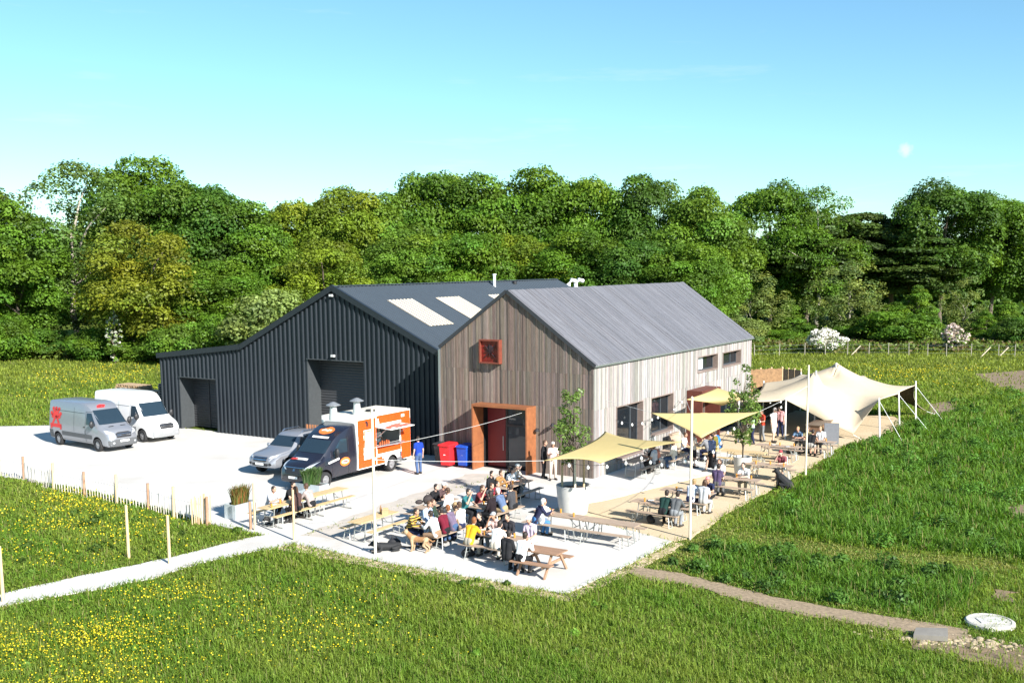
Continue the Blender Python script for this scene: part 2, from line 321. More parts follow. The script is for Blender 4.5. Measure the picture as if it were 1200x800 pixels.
while x < TL + .1:
    w = min(r.uniform(.11, .16), TL + .12 - x)
    if w < .02: break
    base = r.choice([(.132, .130, .142), (.140, .138, .150), (.126, .124, .134), (.146, .143, .154), (.136, .131, .140)]); d = r.choice((0, .008, .016))
    for (y0, z0, y1, z1) in ((-.14, HE - .14 * SLP, WA, HA), (TWD + .02, HA - SLP * (TWD + .02 - WA), WA, HA)):
        cuts = sorted([0, 1] + ([r.uniform(.25, .75)] if r.random() < .75 else []))
        for c0, c1 in zip(cuts[:-1], cuts[1:]):
            k = r.uniform(.88, 1.12); mb.col = tuple(c_ * k for c_ in base)
            P = lambda f, dz: (y0 + (y1 - y0) * f, z0 + (z1 - z0) * f + dz)
            a0, a1, b0, b1 = P(c0, .07 + d), P(c1, .07 + d), P(c0, -.02), P(c1, -.02); e0, e1 = x + .004, x + w - .004
            mb.add([(e0, *a0), (e1, *a0), (e1, *a1), (e0, *a1), (e0, *b0), (e1, *b0), (e1, *b1), (e0, *b1)], [(0, 1, 2, 3), (7, 6, 5, 4), (0, 4, 5, 1), (1, 5, 6, 2), (2, 6, 7, 3), (3, 7, 4, 0)])
    x += w
mb.build("roof", M_ROOFB, TB)
M_DKM = mk("dark_flashing", (.05, .052, .058), .45, .3)
mb = MB()
for (y0, z0, y1, z1) in ((-.15, HE - .15 * SLP, WA, HA), (TWD + .03, HL - .02, WA, HA)):
    mb.beam((-.14, y0, z0 + .03), (-.14, y1, z1 + .03), .03, .17)
mb.build("verge_trim", M_DKM, TB)
mb = MB(); mb.beam((-.1, -.16, HE - .09), (TL + .1, -.16, HE - .09), .06, .07); mb.beam((-.06, TWD + .06, .1), (-.06, TWD + .06, HL - .1), .1, .1); mb.build("gutter", M_STEEL, TB)
# portal
M_CORT = mk("orange_weathered_steel", (.29, .105, .040), .6, .15, .22, 4, bump=.2, dirt=((.22, .075, .032), 1.2, .6))
mb = MB(); d0 = -.87
mb.box(d0, .05, PORT[0] - .005, PORT[0] + .06, .06, PORT[2]); mb.box(d0, .05, PORT[1] - .06, PORT[1] + .005, .06, PORT[2]); mb.box(d0, .05, PORT[0] + .062, PORT[1] - .062, PORT[2] - .11, PORT[2] - .003)
po = mb.build("door_surround", M_CORT, TB)
mb = MB(); mb.box(.40, .44, PORT[0] + .06, PORT[1] - .06, .03, PORT[2] - .1); mb.box(.06, .4, PORT[0] - .03, PORT[0] + .055, .03, PORT[2]); mb.box(.06, .4, PORT[1] - .055, PORT[1] + .03, .03, PORT[2]); mb.box(.06, .4, PORT[0] + .06, PORT[1] - .06, PORT[2] - .1, PORT[2]); mb.box(.03, .4, PORT[0] + .06, PORT[1] - .06, .0, .07); mb.build("recess_wall", mk("painted_recess_shade", (.012, .011, .011), .6), TB)  # unlit dark of the doorway recess is put into the wall colour
dr = MB().box(.32, .397, 4.98, 6.0, .09, 3.05).build("door", mk("dark_red_door", (.16, .012, .016), .5, var=.06), TB); dr["label"] = "plain dark red door leaf"
MB().cyl((.29, 5.1, .9), (.29, 5.1, 1.6), .02, n=8).build("handle", M_STEEL, dr)
gd = MB(); y0, y1 = 3.62, 4.94
for a_, b_ in ((y0, y0 + .1), (y1 - .1, y1)): gd.box(.28, .397, a_, b_, .09, 3.05)
for z_ in (.09, 2.1, 2.96): gd.box(.285, .395, y0 + .1, y1 - .1, z_, z_ + .1)
go_ = gd.build("door", M_BLACK, TB); go_["label"] = "black framed glazed door leaf"
MB().box(.33, .35, y0 + .1, y1 - .1, .19, 2.96).build("pane", glass("door_glass", (.06, .065, .07), .02), go_)
# dark lettering-like silhouettes are the shade of real things; wall lamps
for (y_, z_) in ((2.05, 2.45), (2.9, 2.15)):
    mb = MB().beam((-.02, y_, z_), (-.2, y_, z_ + .05), .03, .03); mb.lathe([(.0, .16), (.03, .15), (.13, .02), (.13, 0), (0, 0)], (-.22, y_, z_ - .08), 14); mb.build("wall_lamp", M_BLACK, TB)
# square red box window in the gable
y0, y1, z0, z1 = 4.95, 6.0, 5.2, 6.24
wb = MB()
for (a_, b_, c_, e_) in ((y0 - .05, y0 + .02, z0 - .05, z1 + .05), (y1 - .02, y1 + .05, z0 - .05, z1 + .05)): wb.box(-.33, .0, a_, b_, c_, e_)
wb.box(-.33, 0, y0 + .02, y1 - .02, z0 - .05, z0 + .02); wb.box(-.33, 0, y0 + .02, y1 - .02, z1 - .02, z1 + .05)
wo = wb.build("window", mk("red_steel_frame", (.20, .05, .03), .55, .2, .2, 5), TB); wo["label"] = "square projecting box window framed in red steel"
MB().box(-.2, -.18, y0 + .02, y1 - .02, z0 + .02, z1 - .02).build("pane", mk("red_backed_panel", (.17, .015, .012), .3, var=.5, scale=3), wo)
em = MB()      # dark crossed tools emblem on the red panel
for (p0, p1, w_) in (((5.2, 5.45), (5.75, 6.0), .1), ((5.75, 5.45), (5.2, 6.0), .1), ((5.25, 5.72), (5.72, 5.72), .12), ((5.48, 5.5), (5.48, 6.08), .1)):
    em.beam((-.215, p0[0], p0[1]), (-.215, p1[0], p1[1]), .02, w_, up=(1, 0, 0))
em.ell((-.215, 5.48, 5.86), (.02, .2, .16), 12, 6)
em.build("emblem", mk("black_emblem", (.03, .015, .018), .5), wo)
# side windows
M_FRM = mk("grey_frame", (.055, .065, .075), .45, .2); M_REV = mk("bronze_reveal", (.22, .165, .14), .6, var=.15)
def side_window(x0, x1, z0, z1, mull, name="window", inset=.28, door=False):
    fr = MB()
    for a_, b_ in ((x0, x0 + .05), (x1 - .05, x1)): fr.box(a_, b_, -.07, inset + .1, z0, z1)
    fr.box(x0 + .05, x1 - .05, -.07, inset + .1, z1 - .05, z1); fr.box(x0 + .05, x1 - .05, -.10, inset + .1, z0, z0 + .06)
    o = fr.build(name, M_REV, TB)
    gm = MB(); n = len(mull) - 1
    for m_ in mull: xx = x0 + .05 + (x1 - x0 - .1) * m_; gm.box(max(x0 + .05, xx - .045), min(x1 - .05, xx + .045), inset - .04, inset + .03, z0 + .06, z1 - .05)
    gm.box(x0 + .05, x1 - .05, inset - .035, inset + .025, z1 - .13, z1 - .052); gm.box(x0 + .05, x1 - .05, inset - .035, inset + .025, z0 + .062, z0 + .13)
    gm.build("frame", M_FRM, o)
    MB().box(x0 + .05, x1 - .05, inset - .005, inset + .005, z0 + .06, z1 - .05).build("pane", M_GLASS, o)
    return o
side_window(*WIN_L[0][:2], *WIN_L[0][2:], (0, .2, .72, 1)); side_window(*WIN_L[1][:2], *WIN_L[1][2:], (0, .15, .65, 1))
side_window(*WIN_L[2][:2], *WIN_L[2][2:], (0, .5, 1), "door"); side_window(*WIN_L[3][:2], *WIN_L[3][2:], (0, .33, .66, 1), "door")
w5 = side_window(*WIN_L[4][:2], *WIN_L[4][2:], (0, .5, 1)); w6 = side_window(*WIN_L[5][:2], *WIN_L[5][2:], (0, .66, 1))
MB().box(12.2, 13.5, .255, .262, 3.95, 4.62).build("blind", mk("white_blind", (.75, .76, .76), .6), w5)
# red steel porch box over the side door
mb = MB().box(10.6, 13.25, -.95, -.06, 2.42, 3.05); mb.box(10.6, 10.68, -.95, -.06, .06, 2.42); mb.box(13.17, 13.25, -.95, -.06, .06, 2.42)
pb = mb.build("porch", mk("rust_red_steel", (.12, .032, .02), .6, .1, .25, 4), TB)
mb = MB()
for k in range(5): mb.box(11.2 + k * .0, 13.1, -.965, -.952, 2.5 + k * .1, 2.55 + k * .1)
mb.build("louvre", mk("dark_louvre", (.05, .015, .012), .6), pb)
# ------------------------------------------------------------------ dark barn
DBA = 1.354
DB = thing("dark_barn", "long low barn clad in dark ribbed steel sheet with lean-to", "barn", W(0, 0), YAW)
M_CLAD = mk("anthracite_cladding", (.020, .026, .033), .42, .2, .06, 3, spec=.4)
M_CROOF = mk("slate_blue_roof_sheet", (.066, .082, .098), .5, .25, .06, 2, spec=.45)
B0, BR, BK, B1, DLn = 9.70, 16.54, 23.56, 30.45, 23.9
def dtop(y):
    if y < BR: return 5.48 + (8.66 - 5.48) * (y - B0) / (BR - B0)
    if y < BK: return 8.66 + (5.24 - 8.66) * (y - BR) / (BK - BR)
    return 5.24 + (4.47 - 5.24) * (y - BK) / (B1 - BK)
OPD = [(14.55, 18.55, 0, 4.68), (25.75, 28.82, 0, 3.17)]
PER = .333
def ribs(y0, y1):       # (y, depth) corner points of the trapezoid profile
    out = []; n = int(round((y1 - y0) / PER)); s_ = (y1 - y0) / n
    for k in range(n):
        y = y0 + k * s_; out += [(y, 0), (y + s_ * .58, 0), (y + s_ * .68, .075), (y + s_ * .9, .075)]
    return out + [(y1, 0)]
mb = MB()
for (q0, q1) in ((B0, OPD[0][0]), (OPD[0][0], OPD[0][1]), (OPD[0][1], BK), (BK, OPD[1][0]), (OPD[1][0], OPD[1][1]), (OPD[1][1], B1)):
    pr_ = ribs(q0, q1)
    for (ya, da), (yb, db) in zip(pr_[:-1], pr_[1:]):
        for p0, p1 in ivs(.05, 99, OPD, ya, yb):
            t0, t1 = min(p1, dtop(ya) - .1), min(p1, dtop(yb) - .1)
            mb.add([(DBA - da, ya, p0), (DBA - da, ya, t0), (DBA - db, yb, t1), (DBA - db, yb, p0)], [(0, 1, 2, 3)])
mb.build("front_wall", M_CLAD, DB)
mb = MB()
for x_ in (DBA + DLn,):
    mb.add([(x_, B0, 0), (x_, B1, 0), (x_, B1, 4.4), (x_, BK, 5.15), (x_, BR, 8.55), (x_, B0, 5.4)], [(5, 4, 3, 2, 1, 0)])
for y_, h_ in ((B0, 5.4), (B1, 4.4)):
    pr_ = ribs(DBA, DBA + DLn); s_ = -1 if y_ == B0 else 1
    for (xa, da), (xb, db) in zip(pr_[:-1], pr_[1:]): mb.add([(xa, y_ + s_ * da, 0.03), (xb, y_ + s_ * db, .03), (xb, y_ + s_ * db, h_), (xa, y_ + s_ * da, h_)], [(0, 1, 2, 3)])
mb.build("rear_wall", M_CLAD, DB)
SKY_ = [(3.7, 5.97), (8.2, 10.58), (13.7, 15.6)]; SYT, SYB = 14.79, 11.9
def roof_sheet(y0, z0, y1, z1, x0, x1, skip=(), lift=0.0, ribh=.7):
    mb = MB(); pr_ = ribs(x0, x1)
    for (xa, da), (xb, db) in zip(pr_[:-1], pr_[1:]):
        mb.add([(xa, y0, z0 + da * ribh + lift), (xb, y0, z0 + db * ribh + lift), (xb, y1, z1 + db * ribh + lift), (xa, y1, z1 + da * ribh + lift)], [(0, 1, 2, 3)])
    return mb
sr_ = (8.66 - 5.48) / (BR - B0)
X0, X1 = DBA - .16, DBA + DLn + .1
m1 = roof_sheet(B0 - .12, 5.48 - .12 * sr_, BR, 8.66, X0, X1); m2 = roof_sheet(BK + .05, 5.22, BR, 8.66, X0, X1); m3 = roof_sheet(B1 + .12, 4.45, BK, 5.30, X0, X1)
for m_ in (m2, m3): m1.add(m_.v, m_.f)
m1.box(X0, X1, BR - .16, BR + .16, 8.68, 8.71); m1.build("roof", M_CROOF, DB)
M_SKYL = mk("cream_rooflight", (.56, .49, .375), .7, var=.1, scale=3, dirt=((.55, .42, .3), .8, .5))
for (xa, xb) in SKY_:
    roof_sheet(SYB, 5.48 + (SYB - B0) * sr_, SYT, 5.48 + (SYT - B0) * sr_, xa, xb, lift=.048, ribh=.25).build("skylight", M_SKYL, DB)
mb = MB()      # verge flashings and gutters
for (ya, za, yb, zb) in ((B0 - .15, 5.41, BR, 8.66), (BR, 8.66, BK, 5.24), (BK, 5.24, B1 + .15, 4.46)):
    mb.beam((X0 + .01, ya, za - .06), (X0 + .01, yb, zb - .06), .06, .30); mb.beam((X0 + .08, ya, za + .09), (X0 + .08, yb, zb + .09), .2, .02)
mb.build("verge_trim", mk("black_flashing", (.022, .027, .033), .4, .2), DB)
mb = MB().beam((X0 - .02, B0 - .28, 5.34), (X1, B0 - .28, 5.34), .2, .16); mb.cyl((DBA - .02, B0 - .22, .1), (DBA - .02, B0 - .22, 5.3), .05, n=8); mb.build("gutter", M_DKM, DB)
M_SHUT = mk("grey_shutter", (.050, .051, .054), .5, .2); M_JAMB = mk("pale_grey_jamb", (.060, .066, .07), .5, .2)
for (y0, y1, z0, z1), split in zip(OPD, (None, .55)):
    D = DBA + 1.0
    mb = MB(); mb.box(DBA - .02, D, y1 - .02, y1 + .05, .05, z1 + .03); mb.box(DBA - .02, D, y0 - .05, y0 + .02, .05, z1 + .03)
    mb.box(DBA - .09, DBA + .02, y0 - .02, y1 + .02, z1, z1 + .05); mb.box(DBA, D, y0, y1, z1 - .005, z1 + .02)
    rd = mb.build("roller_door", M_JAMB, DB)
    sl2 = MB(); z = .06
    while z < z1 - .02: sl2.add([(D, y0, z), (D, y1, z), (D - .03, y1, z + .045), (D - .03, y0, z + .045), (D, y1, z + .15), (D, y0, z + .15)], [(3, 2, 1, 0), (5, 4, 2, 3)]); z += .15
    sl2.build("shutter", M_SHUT, rd)
    if split: yy = y0 + (y1 - y0) * split; MB().box(D - .06, D - .031, yy - .04, yy + .04, .06, z1).build("guide_post", M_SHUT, rd)
for (y_, z_) in ((16.58, 8.2), (16.58, 4.95)):
    mb = MB().box(DBA - .22, DBA - .02, y_ - .1, y_ + .1, z_ - .06, z_ + .06); mb.build("floodlight", mk("light_casing", (.55, .55, .53), .4), DB)
mb = MB().cyl((16.2, 15.9, 8.3), (16.2, 15.9, 9.1), .09, n=12); mb.cyl((16.2, 15.9, 9.1), (16.2, 15.9, 9.16), .13, n=12); mb.build("flue", M_WHITE, DB)
MB().lathe([(.14, 0), (.14, .2), (0, .24)], (19.0, 16.1, 8.45), 12).build("roof_vent", M_BLACK, DB)
mb = MB()
for x_ in (26.2, 27.3): mb.tube([(x_, 16.0, 6), (x_, 16.0, 8.3), (x_ + .25, 15.9, 8.6), (x_ + .6, 15.7, 8.5)], .15, 10)
mb.build("extract_duct", M_WHITE, DB)
# ------------------------------------------------------------------ vehicles
def section(zb, zk, zt, wb, wk, wt, cr=.10):
    zk = min(zk, zt - .03); m = (zk + zt) / 2; wm = (wk * .55 + wt * .45)
    return [(0, zb), (wb * .7, zb), (wb - .04, zb + .02), (wb, zb + .12), (wk, zb + (zk - zb) * .55), (wk, zk), (wm, m), (wt, max(zt - cr, m + .005)), (wt - cr * .35, zt - cr * .28), (wt - cr * 1.2, zt), (0, zt + .02)]
def loft(stations):
    mb = MB(); K = len(stations[0][1]); n = 2 * K - 2
    for x, s in stations:
        ring = [(x, y, z) for y, z in s] + [(x, -y, z) for y, z in s[-2:0:-1]]; mb.v.extend(ring)
    for i in range(len(stations) - 1):
        for j in range(n): mb.f.append((i * n + j, i * n + (j + 1) % n, (i + 1) * n + (j + 1) % n, (i + 1) * n + j)); mb.m.append(0); mb.c.append(None)
    for base, rev in ((0, True), ((len(stations) - 1) * n, False)):
        f = tuple(base + j for j in range(n)); mb.f.append(f[::-1] if rev else f); mb.m.append(0); mb.c.append(None)
    return mb
def carve(o, cuts):
    bm = bmesh.new(); bm.from_mesh(o.data); bmesh.ops.recalc_face_normals(bm, faces=bm.faces); bm.to_mesh(o.data); bm.free()
    c = MB()
    for (x, y0, y1, z, r_) in cuts: c.cyl((x, y0, z), (x, y1, z), r_, n=28)
    co = c.build("cutter", M_BLACK)
    bm = bmesh.new(); bm.from_mesh(co.data); bmesh.ops.recalc_face_normals(bm, faces=bm.faces); bm.to_mesh(co.data); bm.free()
    md = o.modifiers.new("arch", 'BOOLEAN'); md.operation = 'DIFFERENCE'; md.solver = 'EXACT'; md.object = co; md.use_self = False; md.material_mode = 'TRANSFER'
    par = o.parent; o.parent = None
    dg = bpy.context.evaluated_depsgraph_get(); me = bpy.data.meshes.new_from_object(o.evaluated_get(dg)); o.modifiers.clear(); old = o.data; o.data = me; me.name = old.name; o.parent = par
    bpy.data.objects.remove(co); me.polygons.foreach_set("use_smooth", [True] * len(me.polygons)); me.set_sharp_from_angle(angle=math.radians(32))
def bvh_of(o):
    bm = bmesh.new(); bm.from_mesh(o.data); b = BVHTree.FromBMesh(bm); bm.free(); return b
def decal(name, bvh, polys, axis, side, mat_, parent, off=.006, step=.12):
    """polygons drawn on a body: axis 'y' -> (x,z) seen from side*y ; 'x' -> (y,z) seen from side*x ; 'z' -> (x,y) from above"""
    bm = bmesh.new()
    for poly in polys:
        vs = [bm.verts.new((u, v, 0)) for u, v in poly]; bm.faces.new(vs)
    for ax in (0, 1):
        lo = min(v.co[ax] for v in bm.verts); hi = max(v.co[ax] for v in bm.verts); k = int((hi - lo) / step)
        for i in range(1, k + 1):
            co = [0, 0, 0]; co[ax] = lo + (hi - lo) * i / (k + 1); no = [0, 0, 0]; no[ax] = 1
            bmesh.ops.bisect_plane(bm, geom=bm.verts[:] + bm.edges[:] + bm.faces[:], plane_co=co, plane_no=no)
    for v in bm.verts:
        u, w = v.co.x, v.co.y
        if axis == 'y': o, d = Vector((u, side * 5, w)), Vector((0, -side, 0))
        elif axis == 'x': o, d = Vector((side * 9, u, w)), Vector((-side, 0, 0))
        else: o, d = Vector((u, w, 9)), Vector((0, 0, -1))
        h = bvh.ray_cast(o, d)
        if h[0] is not None:
            nn = h[1] if h[1].dot(d) < 0 else -h[1]; v.co = h[0] - d * off + nn * off * .5
        else: v.co = (u, side, w) if axis == 'y' else ((side, u, w) if axis == 'x' else (u, w, 1))
    dirv = {'y': Vector((0, side, 0)), 'x': Vector((side, 0, 0)), 'z': Vector((0, 0, 1))}[axis]
    for f in bm.faces:
        f.normal_update()
        if f.normal.dot(dirv) < 0: f.normal_flip()
        f.smooth = True
    me = bpy.data.meshes.new(name); bm.to_mesh(me); bm.free(); me.materials.append(mat_); o = bpy.data.objects.new(name, me); COL.objects.link(o); o.parent = parent
    return o
def ellp(cx, cy, rx, ry, n=20): return [(cx + rx * math.cos(2 * PI * i / n), cy + ry * math.sin(2 * PI * i / n)) for i in range(n)]
def bar2(p, q, w):
    d = Vector((q[0] - p[0], q[1] - p[1])); d.normalize(); n = Vector((-d.y, d.x)) * w / 2
    return [(p[0] + n.x, p[1] + n.y), (p[0] - n.x, p[1] - n.y), (q[0] - n.x, q[1] - n.y), (q[0] + n.x, q[1] + n.y)]
def wheel(parent, x, y, r, w, rim, side):
    w0 = MB(); pr_ = [(r * .62, -w / 2), (r * .93, -w / 2), (r, -w * .34), (r, w * .34), (r * .93, w / 2), (r * .62, w / 2)]
    n = 26; vs = []
    for rr, yy in pr_: vs += [(rr * math.cos(2 * PI * j / n), yy, rr * math.sin(2 * PI * j / n)) for j in range(n)]
    k = len(pr_); fs = [(i * n + j, (i + 1) * n + j, (i + 1) * n + (j + 1) % n, i * n + (j + 1) % n) for i in range(k - 1) for j in range(n)]
    w0.add(vs, fs); o = w0.build("wheel", M_TYRE, parent, smooth='auto'); o.location = (x, y, r)
    h = MB(); h.cyl((0, -w * .3, 0), (0, side * w * .34, 0), r * .63, n=20)
    for i in range(7):
        a = 2 * PI * i / 7; h.cyl((r * .42 * math.cos(a), side * w * .34, r * .42 * math.sin(a)), (r * .42 * math.cos(a), side * w * .40, r * .42 * math.sin(a)), r * .09, n=6)
    h.cyl((0, side * w * .3, 0), (0, side * w * .46, 0), r * .2, n=12); h.build("rim", rim, o, smooth='auto')
    return o
def paint(name, col, metal=.0, rough=.3):
    m = mk(name, col, rough, metal, .03, 2, spec=.6)
    b = m.node_tree.nodes["Principled BSDF"]; b.inputs["Coat Weight"].default_value = .5; b.inputs["Coat Roughness"].default_value = .08
    return m
M_RIM = mk("steel_rim", (.35, .35, .36), .45, .6, .15, 8); M_LAMP = mk("headlamp_lens", (.55, .58, .6), .08, .2, .1, 20, spec=.9); M_RED = mk("red_lens", (.4, .02, .015), .2)
M_PLATE = mk("white_plate", (.78, .78, .74), .4); M_TRIM = mk("grey_bumper_plastic", (.085, .088, .092), .65, var=.08)
M_WELL = mk("wheel_well", (.012, .012, .012), .9)
def van(name, label, cat, body, lower, L=5.6, Hh=2.52, roofmat=None, blunt=0.0):
    root = thing(name, label, cat); f = L / 2
    S = section; W_ = 1.0
    st = [(-f, S(.42, 1.2, Hh - .12, .90, .95, .82)), (-f + .06, S(.38, 1.2, Hh - .03, .95, .99, .85)), (-f + .5, S(.34, 1.2, Hh, .96, 1.0, .86)), (0, S(.34, 1.2, Hh + .02, .96, 1.0, .86)), (f - 2.35, S(.34, 1.2, Hh, .96, 1.0, .85)),
          (f - 2.0, S(.34, 1.2, Hh - .08, .96, 1.0, .83)), (f - 1.72, S(.34, 1.2, Hh - .28, .96, .99, .80)), (f - 1.05, S(.33, 1.2, 1.62 + blunt, .95, .97, .76, .07)), (f - .82, S(.32, 1.16, 1.36 + blunt, .95, .96, .74, .07)),
          (f - .40, S(.30, 1.0, 1.22 + blunt, .93, .92, .70, .09)), (f - .16, S(.28, .8, 1.08, .88, .86, .66, .1)), (f - .03, S(.30, .55, .86, .76, .74, .6, .08)), (f, S(.36, .48, .66, .6, .6, .5, .06))]
    bo = loft(st).build("body", [body, M_WELL], root); r_ = .345; xf, xr = f - 1.0, f - 1.0 - 3.75
    carve(bo, [(x, s * .62, s * 1.2, r_ + .02, .43) for x in (xf, xr) for s in (1, -1)]); bv = bvh_of(bo)
    for x in (xf, xr):
        for s in (1, -1): wheel(root, x, s * .86, r_, .24, M_RIM, s)
    # grey lower cladding
    for s in (1, -1):
        decal("side_moulding", bv, [[(xr + .46, .62), (xf - .46, .62), (xf - .46, .84), (xr + .46, .84)]], 'y', s, lower, root, .012)
        decal("sill", bv, [[(xr + .44, .34), (xf - .44, .34), (xf - .44, .44), (xr + .44, .44)], [(-f + .06, .42), (xr - .45, .42), (xr - .45, .84), (-f + .06, .84)]], 'y', s, lower, root, .010)
        decal("window", bv, [[(f - 1.95, 1.36), (f - 1.15, 1.36), (f - 1.36, 1.62), (f - 1.62, 1.98), (f - 1.95, 1.98)]], 'y', s, M_VGLASS, root)
        decal("door_line", bv, [bar2((f - 2.02, .45), (f - 2.02, 2.05), .018), bar2((f - 2.02, 2.05), (f - 1.6, 2.05), .018), bar2((xr - .1, 1.95), (f - 2.1, 1.95), .02), bar2((-.3, .9), (-.3, 2.2), .014)], 'y', s, mk("panel_gap", (.03, .03, .03), .8), root)
        m_ = MB().ell((0, 0, 0), (.10, .13, .20), 10, 8); m_.beam((0, -s * .1, -.05), (-.06, -s * .26, -.1), .06, .06); mo = m_.build("wing_mirror", M_BLACK, root, smooth='auto'); mo.location = (f - 1.18, s * 1.13, 1.45)
        decal("headlight", bv, [[(s * .52, .92), (s * .86, .98), (s * .86, 1.14), (s * .70, 1.12), (s * .55, 1.0)]], 'x', 1, M_LAMP, root, .012, .06)
        decal("fog_light", bv, [ellp(s * .62, .50, .06, .05, 10)], 'x', 1, M_LAMP, root, .02, .1)
        hd = MB().box(f - 2.2, f - 2.05, s * 1.0 - .015, s * 1.0 + .025, 1.2, 1.24); hd.build("door_handle", M_BLACK, root)
    decal("windscreen", bv, [[(-.82, 1.42), (.82, 1.42), (.74, 2.12), (-.74, 2.12)]], 'x', 1, M_VGLASS, root, .008, .1)
    decal("bumper", bv, [[(-.86, .32), (.86, .32), (.86, .62), (.5, .68), (-.5, .68), (-.86, .62)]], 'x', 1, lower, root, .010, .08)
    decal("grille", bv, [[(-.42, .76), (.42, .76), (.46, .98), (.3, 1.04), (-.3, 1.04), (-.46, .98)]], 'x', 1, M_BLACK, root, .014, .08)
    decal("grille_bar", bv, [bar2((-.42, .87), (.42, .87), .03), bar2((-.40, .95), (.40, .95), .025)], 'x', 1, M_CHROME, root, .022, .08)
    decal("number_plate", bv, [[(-.26, .53), (.26, .53), (.26, .64), (-.26, .64)]], 'x', 1, M_PLATE, root, .03, .2)
    for s in (1, -1): decal("bonnet_scoop", bv, [bar2((f - .62, s * .2), (f - .62, s * .5), .07)], 'z', 1, M_BLACK, root, .01, .1)
    for s in (1, -1): MB().box(-f - .02, -f + .03, s * .86 - .05, s * .86 + .05, 1.0, 1.5).build("tail_light", M_RED, root)
    return root, bv
HV = math.atan2(-2.24, 3.06)
def at2(x, y): return at(x, y)
M_SILV = paint("silver_paint", (.31, .32, .345), .5, .36); M_WPAINT = paint("white_van_paint", (.80, .80, .79), 0, .35)
v1, bv1 = van("delivery_van", "silver panel van with a large red emblem on its rear side panel", "van", M_SILV, M_TRIM, 5.6, 2.46)
def put_van(root, px, py, L, xf):      # near front wheel touches the ground at the pixel
    c = at(px, py); d = Vector((math.cos(HV), math.sin(HV), 0)); n = Vector((-d.y, d.x, 0))
    root.location = c - d * xf + n * .95; root.location.z = .05; root.rotation_euler = (0, 0, HV)
put_van(v1, 115, 530, 5.6, 1.8)
M_EMB = mk("red_emblem_vinyl", (.62, .03, .03), .4)
E0 = (-2.05, 1.52); pol = []
for a_, l_ in ((28, .50), (60, .56), (90, .50), (120, .56), (152, .50)):
    q = (E0[0] + l_ * math.cos(math.radians(a_)), E0[1] + l_ * math.sin(math.radians(a_))); pol += [bar2(E0, q, .16), ellp(q[0], q[1], .12, .11, 9)]
for s in (1, -1): pol += [bar2((E0[0] + s * .05, E0[1] + .1), (E0[0] + s * .34, E0[1] - .40), .17), bar2((E0[0] + s * .46, E0[1] - .38), (E0[0] + s * .46, E0[1] - .62), .13), ellp(E0[0] + s * .32, E0[1] + .06, .13, .1, 9)]
pol += [bar2((E0[0] - .55, E0[1] - .42), (E0[0] + .55, E0[1] - .42), .2)]
for s in (-1, 1): decal("emblem", bv1, pol, 'y', s, M_EMB, v1, .009, .3)
decal("roof_emblem", bv1, [ellp(-.22, 2.30, .13, .05, 10), bar2((-.4, 2.24), (.05, 2.24), .045), ellp(.02, 2.31, .14, .045, 10), ellp(-.12, 2.34, .1, .03, 10)], 'x', 1, M_EMB, v1, .012, .1)
v2, bv2 = van("delivery_van", "plain white high roof panel van parked beside the dark barn", "van", M_WPAINT, mk("mid_grey_bumper", (.24, .245, .25), .6, var=.06), 5.6, 2.62)
put_van(v2, 167, 519, 5.6, 1.8)
